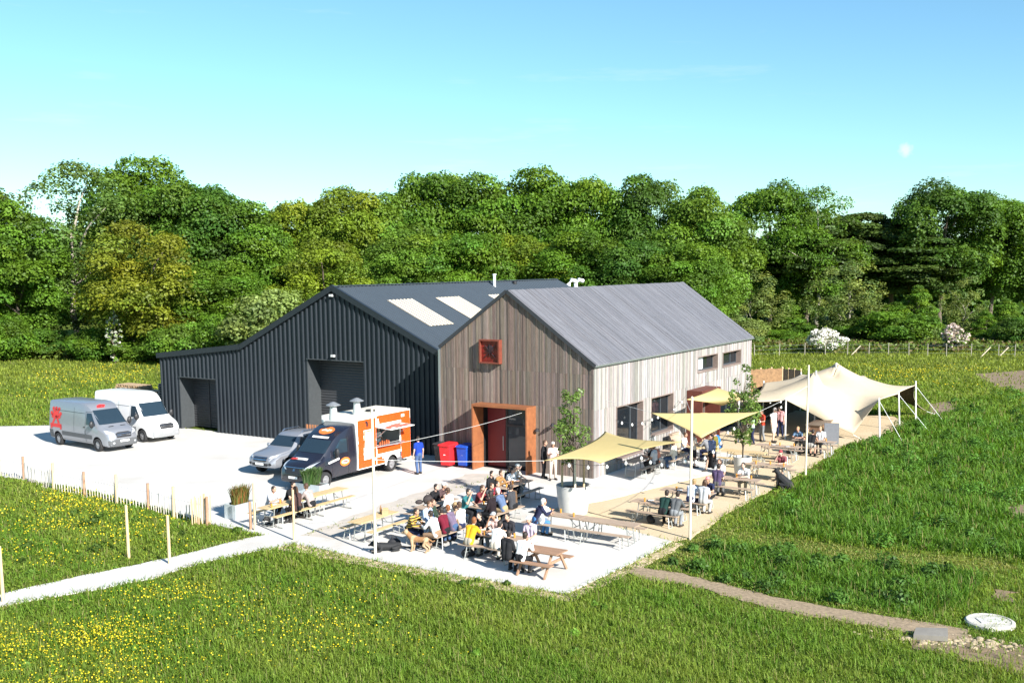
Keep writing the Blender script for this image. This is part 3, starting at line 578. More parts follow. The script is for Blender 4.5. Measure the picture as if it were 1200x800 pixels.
# pickup
def pickup():
    root = thing("pickup_truck", "silver double cab pickup parked between the dark barn and the food truck", "pickup"); S = section; f = 2.65
    st = [(-f, S(.55, .95, 1.10, .84, .88, .80, .05)), (-f + .06, S(.50, .95, 1.14, .88, .92, .82, .05)), (-1.05, S(.42, .98, 1.16, .90, .93, .83, .05)), (-.98, S(.42, .98, 1.60, .90, .93, .66, .08)), (-.7, S(.42, .98, 1.80, .90, .93, .66, .08)), (-.2, S(.42, .98, 1.83, .90, .93, .67, .08)),
          (.5, S(.42, 1.0, 1.80, .90, .93, .66, .08)), (.72, S(.42, 1.0, 1.72, .90, .93, .65, .08)), (1.32, S(.42, 1.0, 1.20, .90, .92, .76, .05)), (1.5, S(.42, .98, 1.13, .90, .92, .78, .05)), (2.2, S(.42, .92, 1.05, .90, .90, .74, .06)), (2.5, S(.40, .78, .96, .84, .84, .66, .08)), (f, S(.44, .62, .78, .68, .68, .56, .06))]
    bo = loft(st).build("body", [M_SILV, M_WELL], root); r_ = .37
    carve(bo, [(x, s * .6, s * 1.2, r_ + .03, .46) for x in (1.72, -1.38) for s in (1, -1)]); bv = bvh_of(bo)
    for x in (1.72, -1.38):
        for s in (1, -1): wheel(root, x, s * .80, r_, .25, mk("alloy_rim", (.5, .5, .51), .35, .7), s)
    for s in (1, -1):
        decal("window", bv, [[(.1, 1.12), (1.0, 1.12), (.62, 1.62), (.1, 1.68)], [(-.82, 1.14), (.02, 1.12), (.02, 1.68), (-.68, 1.66)]], 'y', s, M_VGLASS, root)
        decal("headlight", bv, [[(s * .50, .86), (s * .80, .90), (s * .80, 1.0), (s * .55, .96)]], 'x', 1, M_LAMP, root, .014, .06)
        decal("fog_light", bv, [ellp(s * .62, .60, .09, .06, 10)], 'x', 1, M_BLACK, root, .015, .1)
        decal("sill", bv, [[(-.9, .42), (1.24, .42), (1.24, .50), (-.9, .50)]], 'y', s, M_BLACK, root, .012)
        m_ = MB().ell((0, 0, 0), (.09, .12, .10), 10, 8).build("wing_mirror", M_SILV, root, smooth='auto'); m_.location = (1.0, s * 1.03, 1.18)
        MB().tube([(-.75, s * .60, 1.83), (-.6, s * .6, 1.90), (.35, s * .6, 1.89), (.5, s * .6, 1.81)], .022, 6).build("roof_rail", M_CHROME, root)
        MB().box(-f - .02, -f + .03, s * .8 - .05, s * .8 + .05, .75, 1.08).build("tail_light", M_RED, root)
    decal("windscreen", bv, [[(-.72, 1.24), (.72, 1.24), (.60, 1.66), (-.60, 1.66)]], 'x', 1, M_VGLASS, root, .01, .1)
    decal("grille", bv, [[(-.40, .72), (.40, .72), (.42, .92), (-.42, .92)]], 'x', 1, M_BLACK, root, .016, .08)
    decal("grille_bar", bv, [bar2((-.42, .80), (.42, .80), .05), bar2((-.42, .89), (.42, .89), .03)], 'x', 1, M_CHROME, root, .026, .08)
    decal("air_intake", bv, [[(-.46, .50), (.46, .50), (.5, .62), (-.5, .62)]], 'x', 1, M_BLACK, root, .016, .08)
    decal("number_plate", bv, [[(-.26, .54), (.26, .54), (.26, .65), (-.26, .65)]], 'x', 1, M_PLATE, root, .035, .2)
    MB().box(-2.5, -1.15, -.72, .72, 1.1, 1.19).build("bed_cover", M_BLACK, root)
    return root
pk = pickup(); q = W(-7.15 + 2.65, 13.85, .05); pk.location = q; pk.rotation_euler = (0, 0, YAW + PI)
pl = MB()
for k in range(3):
    for j in range(5): pl.box(-.5, .5, -.55 + j * .24, -.42 + j * .24, 1.0 + .14 * k + .10, 1.0 + .14 * k + .125)
    for j in (-.45, 0, .4): pl.box(j - .04, j + .06, -.55, .67, 1.0 + .14 * k, 1.0 + .14 * k + .10)
for j in range(7): pl.box(-.52, -.49, -.6 + j * .18, -.5 + j * .18, 1.0, 1.75)
plo = pl.build("timber_crate", mk("orange_timber", (.42, .17, .07), .8, var=.3, scale=6)); plo.location = W(-2.9, 13.8, .24); plo.rotation_euler = (0, 0, YAW)
tag(plo, "reddish slatted timber crate riding in the back of the silver pickup", "crate")
# food truck
def food_truck():
    root = thing("food_truck", "black cabbed food truck with orange and white brick patterned box body", "food truck"); S = section; f = 3.5
    MBK = paint("black_paint", (.012, .013, .022), 0, .25); MWB = paint("white_box_panel", (.80, .79, .76), 0, .45)
    st = [(.1, S(.40, 1.25, 2.55, .98, 1.0, .92, .1)), (.42, S(.38, 1.25, 2.62, .98, 1.0, .92, .1)), (1.0, S(.38, 1.25, 2.44, .98, 1.0, .90, .12)), (1.55, S(.36, 1.25, 2.18, .98, .99, .84, .1)), (1.75, S(.36, 1.25, 2.03, .98, .99, .82, .09)), (2.40, S(.35, 1.22, 1.46, .97, .97, .80, .06)), (2.58, S(.34, 1.16, 1.30, .96, .95, .78, .06)),
          (3.1, S(.32, 1.0, 1.17, .94, .92, .72, .08)), (3.35, S(.30, .8, 1.02, .88, .86, .66, .1)), (3.46, S(.32, .55, .82, .78, .76, .6, .08)), (f, S(.38, .5, .66, .62, .62, .5, .06))]
    bo = loft(st).build("cab", [MBK, M_WELL], root); r_ = .36; xf, xr = 2.50, -2.10
    carve(bo, [(xf, s * .6, s * 1.2, r_ + .02, .45) for s in (1, -1)]); bv = bvh_of(bo)
    bx = MB(); x0, x1, yy, z0, z1 = -3.55, .40, 1.06, .46, 2.86
    HX0, HX1, HZ0, HZ1 = -2.75, -.95, 1.42, 2.24
    def side_prism(poly, ya, yb):
        k = len(poly); bx.add([(x, ya, z) for x, z in poly] + [(x, yb, z) for x, z in poly], [tuple(range(k)), tuple(range(2 * k - 1, k - 1, -1))] + [(i, k + i, k + (i + 1) % k, (i + 1) % k) for i in range(k)])
    arch = [(xr + .45 * math.cos(a), r_ + .02 + .45 * math.sin(a)) for a in [math.radians(q) for q in range(168, 11, -12)]]
    low = [(x0, z0), (arch[0][0], z0)] + arch + [(arch[-1][0], z0), (x1, z0)]
    side_prism(low + [(x1, HZ0), (x0, HZ0)], yy - .05, yy); side_prism(low + [(x1, z1), (x0, z1)], -yy, -yy + .05)
    for (a_, b_, c_, d_) in ((x0, HX0, HZ0 + .001, z1), (HX1, x1, HZ0 + .001, z1), (HX0, HX1, HZ1, z1)): side_prism([(a_ + .0005, c_), (b_ - .0005, c_), (b_ - .0005, d_), (a_ + .0005, d_)], yy - .05, yy)
    bx.box(x0 + .001, x0 + .05, -yy + .05, yy - .05, z0, z1); bx.box(x1 - .05, x1 - .001, -yy + .05, yy - .05, z0, z1); bx.box(x0 + .05, x1 - .05, -yy + .05, yy - .05, z1 - .06, z1 - .003)
    for s in (1, -1): bx.box(xr - .5, xr + .5, s * .45 - .02, s * .45 + .02, z0, 1.0)
    bb = bx.build("box_body", MWB, root)
    for x in (xf, xr):
        for s in (1, -1): wheel(root, x, s * (.88 if x > 0 else .94), r_, .24, M_RIM, s)
    ar = MB()
    n = 16
    for s in (1, -1):
        for i in range(n):
            a0, a1 = PI * i / n, PI * (i + 1) / n
            P = lambda a, r: (xr + r * math.cos(a), s * (yy + .025), r_ + .02 + r * math.sin(a))
            q = [P(a0, .44), P(a1, .44), P(a1, .53), P(a0, .53)]; q2 = [(x, y - s * .04, z) for x, y, z in q]
            ar.add(q + q2, [(0, 1, 2, 3), (7, 6, 5, 4), (3, 2, 6, 7), (1, 0, 4, 5)])
    ar.build("wheel_arch", MWB, root)
    MB().box(x0, x1, -.8, .8, .3, .455).build("chassis", M_BLACK, root)
    RT = MB().box(x0 + .1, x1 - .1, -yy + .1, yy - .1, z1 + .002, z1 + .03).build("roof_panel", mk("cream_roof", (.66, .62, .52), .7, var=.12, scale=2, dirt=((.4, .36, .3), .9, .6)), root)
    # brick pattern of the near and far side: rows of bricks in ragged patches
    MOR = mk("orange_brick_print", (.62, .075, .006), .5, var=.12, scale=5); r = random.Random(12)
    def bricks(xa, xb, za, zb, dens, ragl=.25, ragr=.25):
        bk = MB(); nz = max(1, int(round((zb - za) / .12))); hz = (zb - za) / nz
        for k in range(nz):
            xs = xa + r.uniform(0, ragl); xe = xb - r.uniform(0, ragr); x = xs + r.uniform(-.1, 0)
            while x < xe:
                w = min(.242, xe - x)
                if r.random() < dens and w > .04: bk.box(max(x, xs) + .0012, x + w - .0012, yy + .001, yy + .006, za + k * hz + .0012, za + (k + 1) * hz - .0012)
                x += .245
        bk.build("brick_panel", MOR, root)
    for q in ((-.92, .37, 2.24, 2.74, 1, 0, 0), (-.08, .37, .86, 2.24, 1, .06, 0), (-.92, -.64, .86, 2.24, 1, 0, .04), (-.92, .37, .50, .86, .93, .0, .0), (-3.52, -.95, 2.40, 2.80, .97, .0, .25), (-3.54, -2.78, .50, 2.40, 1, 0, .04), (-2.78, -.95, .98, 1.38, .99, .0, .05), (-1.6, -.95, .50, .84, .97, .15, .05), (-.96, -.93, 1.4, 2.4, .9, 0, 0)): bricks(*q)
    pn = MB().box(-.60, -.12, yy + .008, yy + .02, .95, 2.15); pn.build("side_panel", MWB, root)
    pf = MB()
    for q in ((-.64, -.60, .93, 2.2), (-.12, -.08, .93, 2.2)): pf.box(q[0], q[1], yy + .007, yy + .024, q[2], q[3])
    pf.box(-.60, -.12, yy + .007, yy + .024, 2.15, 2.2); pf.build("panel_frame", mk("orange_edge", (.6, .16, .05), .5), root)
    em = MB(); em.ell((-.3, yy + .012, 2.5), (.07, .01, .13), 10, 6); em.ell((-.24, yy + .012, 2.6), (.09, .01, .05), 10, 6); em.build("emblem", M_BLACK, root)
    # serving hatch
    fl = MB(); A, B = (HX0, yy + .0, HZ1 + .02), (HX1, yy, HZ1 + .02); out = Vector((0, .88, -.06))
    vs = [Vector(A), Vector(B), Vector(B) + out, Vector(A) + out]; vs += [v + Vector((0, 0, .03)) for v in vs]
    fl.add(vs, [(3, 2, 1, 0), (4, 5, 6, 7), (0, 1, 5, 4), (1, 2, 6, 5), (2, 3, 7, 6), (3, 0, 4, 7)]); ho = fl.build("hatch_flap", MWB, root)
    st_ = MB()
    for k in range(6):
        for j in range(4):
            if r.random() < .75: st_.box(HX0 + .1 + k * .28, HX0 + .34 + k * .28, yy + .08 + j * .17, yy + .22 + j * .17, 0, .004)
    st_.v = [(x, y, HZ1 + .02 + .03 - .06 * (y - yy) / .88 + .002 + z) for x, y, z in st_.v]; st_.build("brick_pattern", mk("red_brick_print", (.60, .06, .02), .5), ho)
    for x in (HX0 + .05, HX1 - .05): MB().cyl((x, yy - .02, 1.75), (x, yy + .62, HZ1 + .0), .012, n=6).build("gas_strut", M_STEEL, ho)
    MB().box(HX0 - .02, HX1 + .02, yy - .02, yy + .25, HZ0 - .05, HZ0 - .002).build("counter", M_STEEL, root)
    kit = MB().box(HX0 - .3, HX1 + .3, -.55, -.35, z0 + .06, 2.6); kit.build("kitchen_wall", mk("dark_kitchen", (.04, .035, .03), .7), root)
    ov = MB().box(HX0 + .1, HX0 + .8, -.34, .1, .6, 1.75); ov.lathe([(.25, 0), (.25, .1), (.12, .25), (0, .3)], (HX0 + 1.3, -.1, 1.5), 12); ov.build("oven", M_STEEL, root)
    jr = MB()
    for k in range(5): jr.cyl((HX1 - .15 - k * .16, yy + .1, HZ0), (HX1 - .15 - k * .16, yy + .1, HZ0 + .14 + .05 * (k % 2)), .04, n=8)
    jr.build("sauce_bottle", mk("sauce_red", (.45, .1, .03), .4), root)
    # cab details
    MOV = mk("orange_badge", (.75, .17, .03), .5); MCR = mk("cream_badge", (.8, .72, .6), .5)
    decal("windscreen", bv, [[(-.80, 1.50), (.80, 1.50), (.74, 2.0), (-.74, 2.0)]], 'x', 1, M_VGLASS, root, .010, .1)
    decal("roof_badge", bv, [ellp(0, 2.34, .42, .13)], 'x', 1, MOV, root, .012, .1); decal("roof_badge", bv, [bar2((-.27, 2.34), (.27, 2.36), .05), ellp(-.14, 2.36, .07, .04, 8), ellp(.1, 2.35, .08, .045, 8)], 'x', 1, MCR, root, .018, .1)
    decal("brow_stripe", bv, [bar2((-.48, 2.10), (.48, 2.10), .07)], 'x', 1, MWB, root, .012, .1)
    decal("bonnet_stripe", bv, [[(2.7, -.55), (2.92, -.5), (2.92, .28), (2.72, .2)]], 'z', 1, MWB, root, .01, .1); decal("bonnet_badge", bv, [ellp(2.86, -.52, .09, .26)], 'z', 1, mk("red_badge", (.55, .04, .03), .5), root, .02, .1)
    for s in (1, -1):
        decal("window", bv, [[(1.02, 1.42), (1.98, 1.42), (1.62, 1.80), (1.38, 2.02), (1.02, 2.02)]], 'y', s, M_VGLASS, root)
        decal("door_badge", bv, [ellp(1.22, 1.0, .33, .20)], 'y', s, MOV, root, .010, .1); decal("door_badge", bv, [ellp(1.22, 1.0, .24, .09), ], 'y', s, MCR, root, .016, .1); decal("door_badge", bv, [bar2((1.06, .99), (1.38, 1.02), .06)], 'y', s, mk("red_badge", (.55, .04, .03), .5), root, .022, .1)
        decal("door_stripe", bv, [bar2((1.6, 1.2), (2.3, 1.08), .09)], 'y', s, MWB, root, .01, .1)
        decal("headlight", bv, [[(s * .44, .86), (s * .82, .98), (s * .86, 1.22), (s * .66, 1.06)]], 'x', 1, M_LAMP, root, .014, .06)
        m_ = MB().ell((0, 0, 0), (.1, .12, .22), 10, 8).build("wing_mirror", M_BLACK, root, smooth='auto'); m_.location = (1.9, s * 1.14, 1.5)
        decal("door_line", bv, [bar2((.95, .45), (.95, 2.1), .018), bar2((2.02, .5), (2.02, 1.4), .016)], 'y', s, mk("panel_gap", (.03, .03, .03), .8), root)
    decal("grille", bv, [[(-.46, .72), (.46, .72), (.5, .98), (-.5, .98)]], 'x', 1, M_BLACK, root, .012, .08); decal("grille_bar", bv, [bar2((-.6, .98), (.6, .98), .03), bar2((-.05, .84), (.05, .92), .04), bar2((.05, .84), (-.05, .92), .04)], 'x', 1, M_CHROME, root, .022, .08)
    decal("number_plate", bv, [[(-.26, .50), (.26, .50), (.26, .61), (-.26, .61)]], 'x', 1, M_PLATE, root, .03, .2)
    for s in (-1, 1):     # roof chimneys
        c_ = at(391 if s < 0 else 418.5, 493 if s < 0 else 487.5, z1); a_, b_ = yard_ab(c_.x, c_.y); lx, ly = -(a_ + 5.2), -(b_ - 10.3)
        ch = MB().lathe([(.2, 0), (.2, .12), (.16, .45), (.15, .55), (.15, .62)], (lx, ly, z1), 16); co = ch.build("chimney", mk("galvanised_pipe", (.62, .63, .63), .4, .4, .1), root, smooth='auto')
        MB().lathe([(.33, 0), (.33, .02), (.10, .14), (0, .17)], (lx, ly, z1 + .66), 16).build("cowl", mk("grey_cowl", (.3, .31, .32), .5, .5), co)
    MB().lathe([(.22, 0), (.22, .08), (0, .1)], (-1.6, .2, z1 + .03), 14).build("roof_vent", M_BLACK, root)
    return root
ft = food_truck(); ft.location = W(-5.2, 10.3, .05); ft.rotation_euler = (0, 0, YAW + PI)
# ------------------------------------------------------------------ bins and pallets
def bin_(label, col, a, b, z=1.1, rz=0.0):
    m = mk("bin_" + label.split()[0], col, .45, var=.08, scale=3); root = thing("wheelie_bin", label, "bin", W(a, b, .05), YAW + rz)
    v = [(-.30, -.24, .12), (.30, -.24, .12), (.30, .24, .12), (-.30, .24, .12), (-.38, -.29, z - .1), (.34, -.29, z - .1), (.34, .29, z - .1), (-.38, .29, z - .1)]
    MB().add(v, [(3, 2, 1, 0), (4, 5, 6, 7), (0, 1, 5, 4), (1, 2, 6, 5), (2, 3, 7, 6), (3, 0, 4, 7)]).build("body", m, root)
    ld = MB(); ld.add([(-.43, -.33, z - .1), (.38, -.33, z - .1), (.38, .33, z - .1), (-.43, .33, z - .1), (-.40, -.30, z - .03), (.36, -.30, z), (.36, .30, z), (-.40, .30, z - .03)], [(3, 2, 1, 0), (4, 5, 6, 7), (0, 1, 5, 4), (1, 2, 6, 5), (2, 3, 7, 6), (3, 0, 4, 7)])
    ld.cyl((.40, -.25, z - .02), (.40, .25, z - .02), .03, n=8); ld.build("lid", m, root)
    for s in (1, -1): MB().cyl((.28, s * .22, .1), (.28, s * .28, .1), .1, n=14).build("wheel", M_TYRE, root)
    MB().box(-.345, -.338, -.06, .06, .62, .74).build("sticker", M_WHITE, root)
bin_("red wheelie bin standing left of the blue bin by the barn", (.62, .02, .025), -.85, 7.55, 1.18); bin_("blue wheelie bin standing right of the red bin by the barn", (.012, .07, .42), -.48, 6.78, 1.12); bin_("black wheelie bin in the shade between food truck and red bin", (.03, .032, .035), -.2, 8.35, 1.08)
M_PAL = mk("pallet_wood", (.45, .31, .18), .85, var=.3, scale=6)
M_PALG = mk("weathered_pallet_wood", (.16, .155, .15), .85, var=.3, scale=6)
def pallet_bm():
    mb = MB()
    for j in range(7): mb.box(-.6, .6, -.5 + j * .15, -.40 + j * .15, .12, .142)
    for i in (-.55, -.05, .45): mb.box(i, i + .1, -.5, .5, .022, .12)
    for j in (-.5, -.05, .4): mb.box(-.6, .6, j, j + .1, 0, .021)
    return mb
pmesh = pallet_bm().build("pallet", M_PAL).data; bpy.data.objects.remove(bpy.data.objects["pallet"]); pmesh2 = pmesh.copy(); pmesh2.materials[0] = M_PALG
ordn = ["lowest", "second", "third", "fourth", "fifth", "sixth", "seventh", "eighth", "ninth", "tenth", "eleventh", "twelfth", "thirteenth", "fourteenth", "fifteenth", "sixteenth", "seventeenth"]
r = random.Random(3)
for (a, b, n, mesh_, desc) in ((3.4, 36.1, 15, pmesh, "pale pallet, {} up in the leftmost stack behind the white van"), (3.4, 34.9, 15, pmesh, "pale pallet, {} up in the middle pale stack behind the white van"), (3.4, 33.6, 13, pmesh, "pale pallet, {} up in the lower right pale stack behind the white van"), (3.2, 31.8, 17, pmesh2, "dark weathered pallet, {} up in the grey stack against the dark barn")):
    for k in range(n):
        o = bpy.data.objects.new("pallet", mesh_); COL.objects.link(o); q = W(a + r.uniform(-.05, .05), b + r.uniform(-.05, .05), .0 + k * .144 + .01); o.location = q; o.rotation_euler = (0, 0, YAW + PI / 2 + r.uniform(-.06, .06))
        tag(o, desc.format("topmost" if k == n - 1 else ordn[k]), "pallet", "pallets stacked beside the dark barn")
# ------------------------------------------------------------------ tables and benches
M_TOPY = mk("pale_varnished_pine", (.55, .40, .20), .5, var=.16, scale=5, stretch=(.2, 2, 2)); M_TOPB = mk("weathered_table_boards", (.36, .265, .19), .7, var=.25, scale=6, stretch=(.2, 2, 2)); M_LEG = mk("painted_steel_leg", (.36, .37, .35), .5, .4)
def table_proto(topm):
    root = thing("beer_table", "x", "table"); L, w = 2.2, .62; mb = MB()
    for j in range(4): mb.box(-L / 2, L / 2, -w / 2 + j * .157, -w / 2 + j * .157 + .149, .725, .75)
    for x in (-.75, 0, .75): mb.box(x - .04, x + .04, -w / 2 + .03, w / 2 - .03, .70, .724)
    mb.build("tabletop", topm, root)
    for x, s in ((-.85, -1), (.85, 1)):
        lg = MB()
        for y in (-.24, .24): lg.beam((x - s * .1, y, .70), (x, y, 0), .03, .03)
        lg.beam((x, -.24, .015), (x, .24, .015), .03, .03); lg.beam((x - s * .05, -.24, .38), (x - s * .05, .24, .38), .025, .025); lg.beam((x - s * .05, 0, .38), (x - s * .4, 0, .69), .02, .02); lg.build("leg", M_LEG, root)
    return root
def bench_proto(topm):
    root = thing("beer_bench", "x", "bench"); L = 2.2; mb = MB(); mb.box(-L / 2, L / 2, -.125, -.004, .455, .48); mb.box(-L / 2, L / 2, .004, .125, .455, .48); mb.box(-.8, -.72, -.1, .1, .43, .454); mb.box(.72, .8, -.1, .1, .43, .454); mb.build("seat", topm, root)
    for x, s in ((-.8, -1), (.8, 1)):
        lg = MB()
        for y in (-.1, .1): lg.beam((x - s * .06, y * .8, .45), (x, y * 1.5, 0), .028, .028)
        lg.beam((x, -.15, .014), (x, .15, .014), .028, .028); lg.beam((x - s * .03, -.1, .24), (x - s * .03, .1, .24), .02, .02); lg.build("leg", M_LEG, root)
    return root
PR = {}
def place(kind, topm, a, b, along, label, z=.062, jit=0.0):
    key = (kind, topm.name); rz = YAW + (PI / 2 if along == 'g' else 0) + jit; group = "slatted beer tables on the patio" if kind == "t" else "beer benches on the patio"
    if key not in PR: PR[key] = o = (table_proto if kind == "t" else bench_proto)(topm); o.location = W(a, b, z); o.rotation_euler = (0, 0, rz); o["label"] = label; o["group"] = group
    else: o = dup_tree(PR[key], None, W(a, b, z), rz, label, group)
    return o
# (a, b, along, material, words for the table, offsets of benches)
Y_, B_ = M_TOPY, M_TOPB
TABLES = [
    (-13.4, 6.35, 'l', Y_, "by the silver trough planter", (.72, -.55)), (-11.1, 6.35, 'l', Y_, "nearest the food truck's black cab", (.72, -.55)),
    (-13.45, 1.9, 'l', Y_, "empty, beside the pole in front of the truck", (.62, -.68)), (-12.9, -.55, 'l', B_, "where the striped shirted man sits", (.62, -.68)),
    (-10.5, 1.25, 'l', B_, "holding the dark rucksack", (.62, -.68)), (-13.5, -3.5, 'g', B_, "where the person in yellow sits", (.68, -.68)),
    (-9.3, -.5, 'l', B_, "in the middle of the crowd", (.62, -.68)), (-5.9, .6, 'l', B_, "nearest the orange doorway", (.62, -.68)),
    (-9.75, -3.7, 'g', B_, "where the man in navy sits", (.68, -.68)), (-9.85, -5.92, 'g', B_, "empty end of the long row at the patio corner", (.68, -.68)),
    (-6.1, -6.1, 'g', B_, "behind the pair with backs to the camera", (.66, -.68)), (-3.6, -6.2, 'g', B_, "behind the tall slim pole on the gravel", (.66, -.68)),
    (-.1, -6.9, 'g', B_, "in front of the round pot on the gravel", (.66, -.68)), (3.6, -7.1, 'g', B_, "where the pair with the black dog sit", (.66, None)),
    (8.75, -5.8, 'g', B_, "on the gravel before the tent", (.7, -.68)), (11.2, -6.9, 'g', B_, "at the edge of the tent canopy", (.66, -.66)),
    (1.9, -1.35, 'l', B_, "against the side wall window", (None, -.66)), (4.6, -1.6, 'l', B_, "beside the sloping boards by the wall", (None, -.66)),
    (7.2, -2.3, 'l', Y_, "near the rust red porch", (.66, -.66)), (6.4, -4.9, 'g', Y_, "beside the tree in the far pot", (.66, -.66)),
]
for (a, b, al, m_, words, offs) in TABLES:
    kindw = "pale pine" if m_ is Y_ else "weathered brown"; zz = .062 if (b > -1.5 and a < 4.5) or a < -8.8 else .04
    jit = random.uniform(-.04, .04); place("t", m_, a, b, al, f"{kindw} beer table {words}", zz, jit)
    for o_, sd_ in zip(offs, ("far", "near")):
        if o_ is None: continue
        da, db = (0, o_) if al == 'l' else (o_, 0)
        place("b", m_, a + da, b + db, al, f"{kindw.split()[0]} bench, {sd_} side of table {words}", zz, jit)
# picnic table
def picnic():
    root = thing("picnic_table", "brown wooden picnic table with built-in benches at the patio corner", "picnic table"); m = mk("brown_picnic_wood", (.31, .18, .11), .75, var=.25, scale=6, stretch=(.2, 2, 2)); mb = MB()
    for j in range(5): mb.box(-.75, .75, -.37 + j * .15, -.235 + j * .15, .72, .755)
    mb.build("tabletop", m, root)
    for s in (1, -1):
        b_ = MB()
        for j in (0, .14): b_.box(-.75, .75, s * .66 + j - .13, s * .66 + j, .43, .465)
        b_.build("seat", m, root)
    for x in (-.5, .5):
        lg = MB().beam((x, -.72, 0), (x, -.22, .72), .05, .09); lg.beam((x, .72, 0), (x, .22, .72), .05, .09); lg.beam((x + .05, -.78, .40), (x + .05, .78, .40), .04, .09); lg.build("leg", m, root)
    return root
pt = picnic(); pt.location = W(-14.35, -5.75, .062); pt.rotation_euler = (0, 0, YAW + PI / 2)
# ------------------------------------------------------------------ poles, posts, fences
M_POLE = mk("pale_peeled_pole", (.66, .58, .44), .7, var=.1, scale=4, stretch=(1, 1, .2)); M_POST = mk("pale_timber_post", (.58, .42, .24), .8, var=.2, scale=4, stretch=(3, 3, .4)); M_POSTB = mk("brown_timber_post", (.36, .21, .13), .85, var=.25, scale=4)
M_ROPE = mk("white_rope", (.62, .62, .60), .8)
def pole(px, yb, yt, label, r0=.052, name="sail_pole", m=None, cat="pole", group=None, lean=0.0):
    c = at(px, yb); zt = atY(px, yt, c.y).z; mb = MB().cyl((0, 0, -.2), (lean, 0, zt), r0, r0 * .85, 12); mb.cyl((lean, 0, zt), (lean, 0, zt + .02), r0 * .7, r0 * .4, 12)
    o = mb.build(name, m or M_POLE); o.location = c; tag(o, label, cat, group); return Vector((c.x + lean, c.y, zt))
P1 = pole(440, 651, 478, "tall slim pale pole between the patio tables and the foreground grass")
P2 = pole(808.5, 632, 465, "tall slim pale pole holding sails at the gravel's grass edge")
P3 = pole(944, 556, 428, "tall slim pole at the gravel edge before the beige tent")
pole(4, 706, 640, "thick pale post at the left end of the footpath", .055, "timber_post", M_POST, "post", "posts along the footpath")
pole(151, 654, 592, "pale post in the grass, left of the post on the path edge", .055, "timber_post", M_POST, "post", "posts along the footpath")
pole(199, 661, 604, "pale post at the edge of the footpath casting a shadow across it", .055, "timber_post", M_POST, "post", "posts along the footpath")
pole(345, 634, 574, "pale post in front of the woman at the nearest truck table", .05, "timber_post", M_POST, "post", "posts along the footpath")
pole(299, 622, 566, "taller post of the pair where path meets car park", .05, "timber_post", M_POST, "post", "posts along the footpath")
pole(294, 621, 588, "shorter brown post of the pair where path meets car park", .06, "timber_post", M_POSTB, "post", "posts along the footpath")
fb = [(-45, 549), (0, 557), (28, 562), (63, 575), (99, 582), (137, 590), (174, 597), (204, 606), (243, 615)]
fb3 = [at(x, y) for x, y in fb]; FN = thing("picket_fence", "chestnut paling fence with thin grey pales along the car park edge", "fence", fb3[0])
inv = lambda v: v - fb3[0]
for i, p in enumerate(fb3):
    hgt = 1.25 if i % 2 else 1.1; MB().cyl(inv(p) + Vector((0, 0, -.1)), inv(p) + Vector((.02, 0, hgt)), .06, .055, 9).build("post", M_POSTB if i % 2 == 0 else M_POST, FN)
seglen = [0.0]
for p, q in zip(fb3[:-1], fb3[1:]): seglen.append(seglen[-1] + (q - p).length)
def along(s):
    for i in range(len(seglen) - 1):
        if s <= seglen[i + 1]: f = (s - seglen[i]) / (seglen[i + 1] - seglen[i]); return fb3[i].lerp(fb3[i + 1], f)
    return fb3[-1]
M_PALE = mk("split_chestnut_pale", (.60, .54, .45), .85, var=.3, scale=3); r = random.Random(9); npale = 97
for k in range(npale):
    s = seglen[-1] * (k + .5) / npale + r.uniform(-.02, .02); c = inv(along(s)); h = r.uniform(.82, .98); l_ = r.uniform(-.02, .02)
    mb = MB(); w = r.uniform(.011, .018); mb.add([(c.x - w, c.y, 0), (c.x + w, c.y, 0), (c.x + w, c.y + .02, 0), (c.x - w, c.y + .02, 0), (c.x - w + l_, c.y, h - .05), (c.x + w + l_, c.y, h - .05), (c.x + w + l_, c.y + .02, h - .05), (c.x - w + l_, c.y + .02, h - .05), (c.x + l_, c.y + .01, h)],
           [(0, 1, 5, 4), (1, 2, 6, 5), (2, 3, 7, 6), (3, 0, 4, 7), (4, 5, 8), (5, 6, 8), (6, 7, 8), (7, 4, 8)]); mb.build("pale", M_PALE, FN)
for z in (.18, .75): MB().tube([inv(p) + Vector((0, .02, z)) for p in fb3], .006, 4).build("wire", M_STEEL, FN)
gt = thing("bundle_of_pales", "upright bundle of pale stakes at the end of the paling fence", "stakes", at(236, 614))
for k in range(9):
    x = -.33 + k * .085; MB().beam((x, r.uniform(-.05, .05), 0), (x + r.uniform(-.04, .04), 0, r.uniform(1.0, 1.22)), .05, .035).build("stake", M_POST, gt)
# far wire fence
fx = [(884, 417), (913, 416), (943, 415), (967, 415), (993, 415), (1018, 415), (1041, 415), (1065, 415), (1087, 416), (1109, 416), (1138, 416), (1170, 417), (1189, 417), (1215, 418), (1245, 418)]
f0 = at(*fx[0]); WF = thing("wire_fence", "post and wire fence across the field in front of the shrubs", "fence", f0); pts = [at(x, y + 1) - f0 for x, y in fx]
for p in pts: MB().cyl(p + Vector((0, 0, -.1)), p + Vector((r.uniform(-.04, .04), 0, 1.3)), .05, .045, 8).build("post", mk("silvered_post", (.30, .27, .21), .85, var=.2), WF)
for z in (.3, .7, 1.1): MB().tube([p + Vector((0, -.08, z)) for p in pts], .008, 4).build("wire", M_STEEL, WF)
for (x, y) in ((1003, 416), (1155, 418), (1176, 418)):
    c = at(x, y) - f0; MB().beam(c + Vector((-.5, 0, 0)), c + Vector((.45, 0, 1.0)), .12, .1).build("brace", mk("pale_brace", (.5, .42, .3), .85), WF)
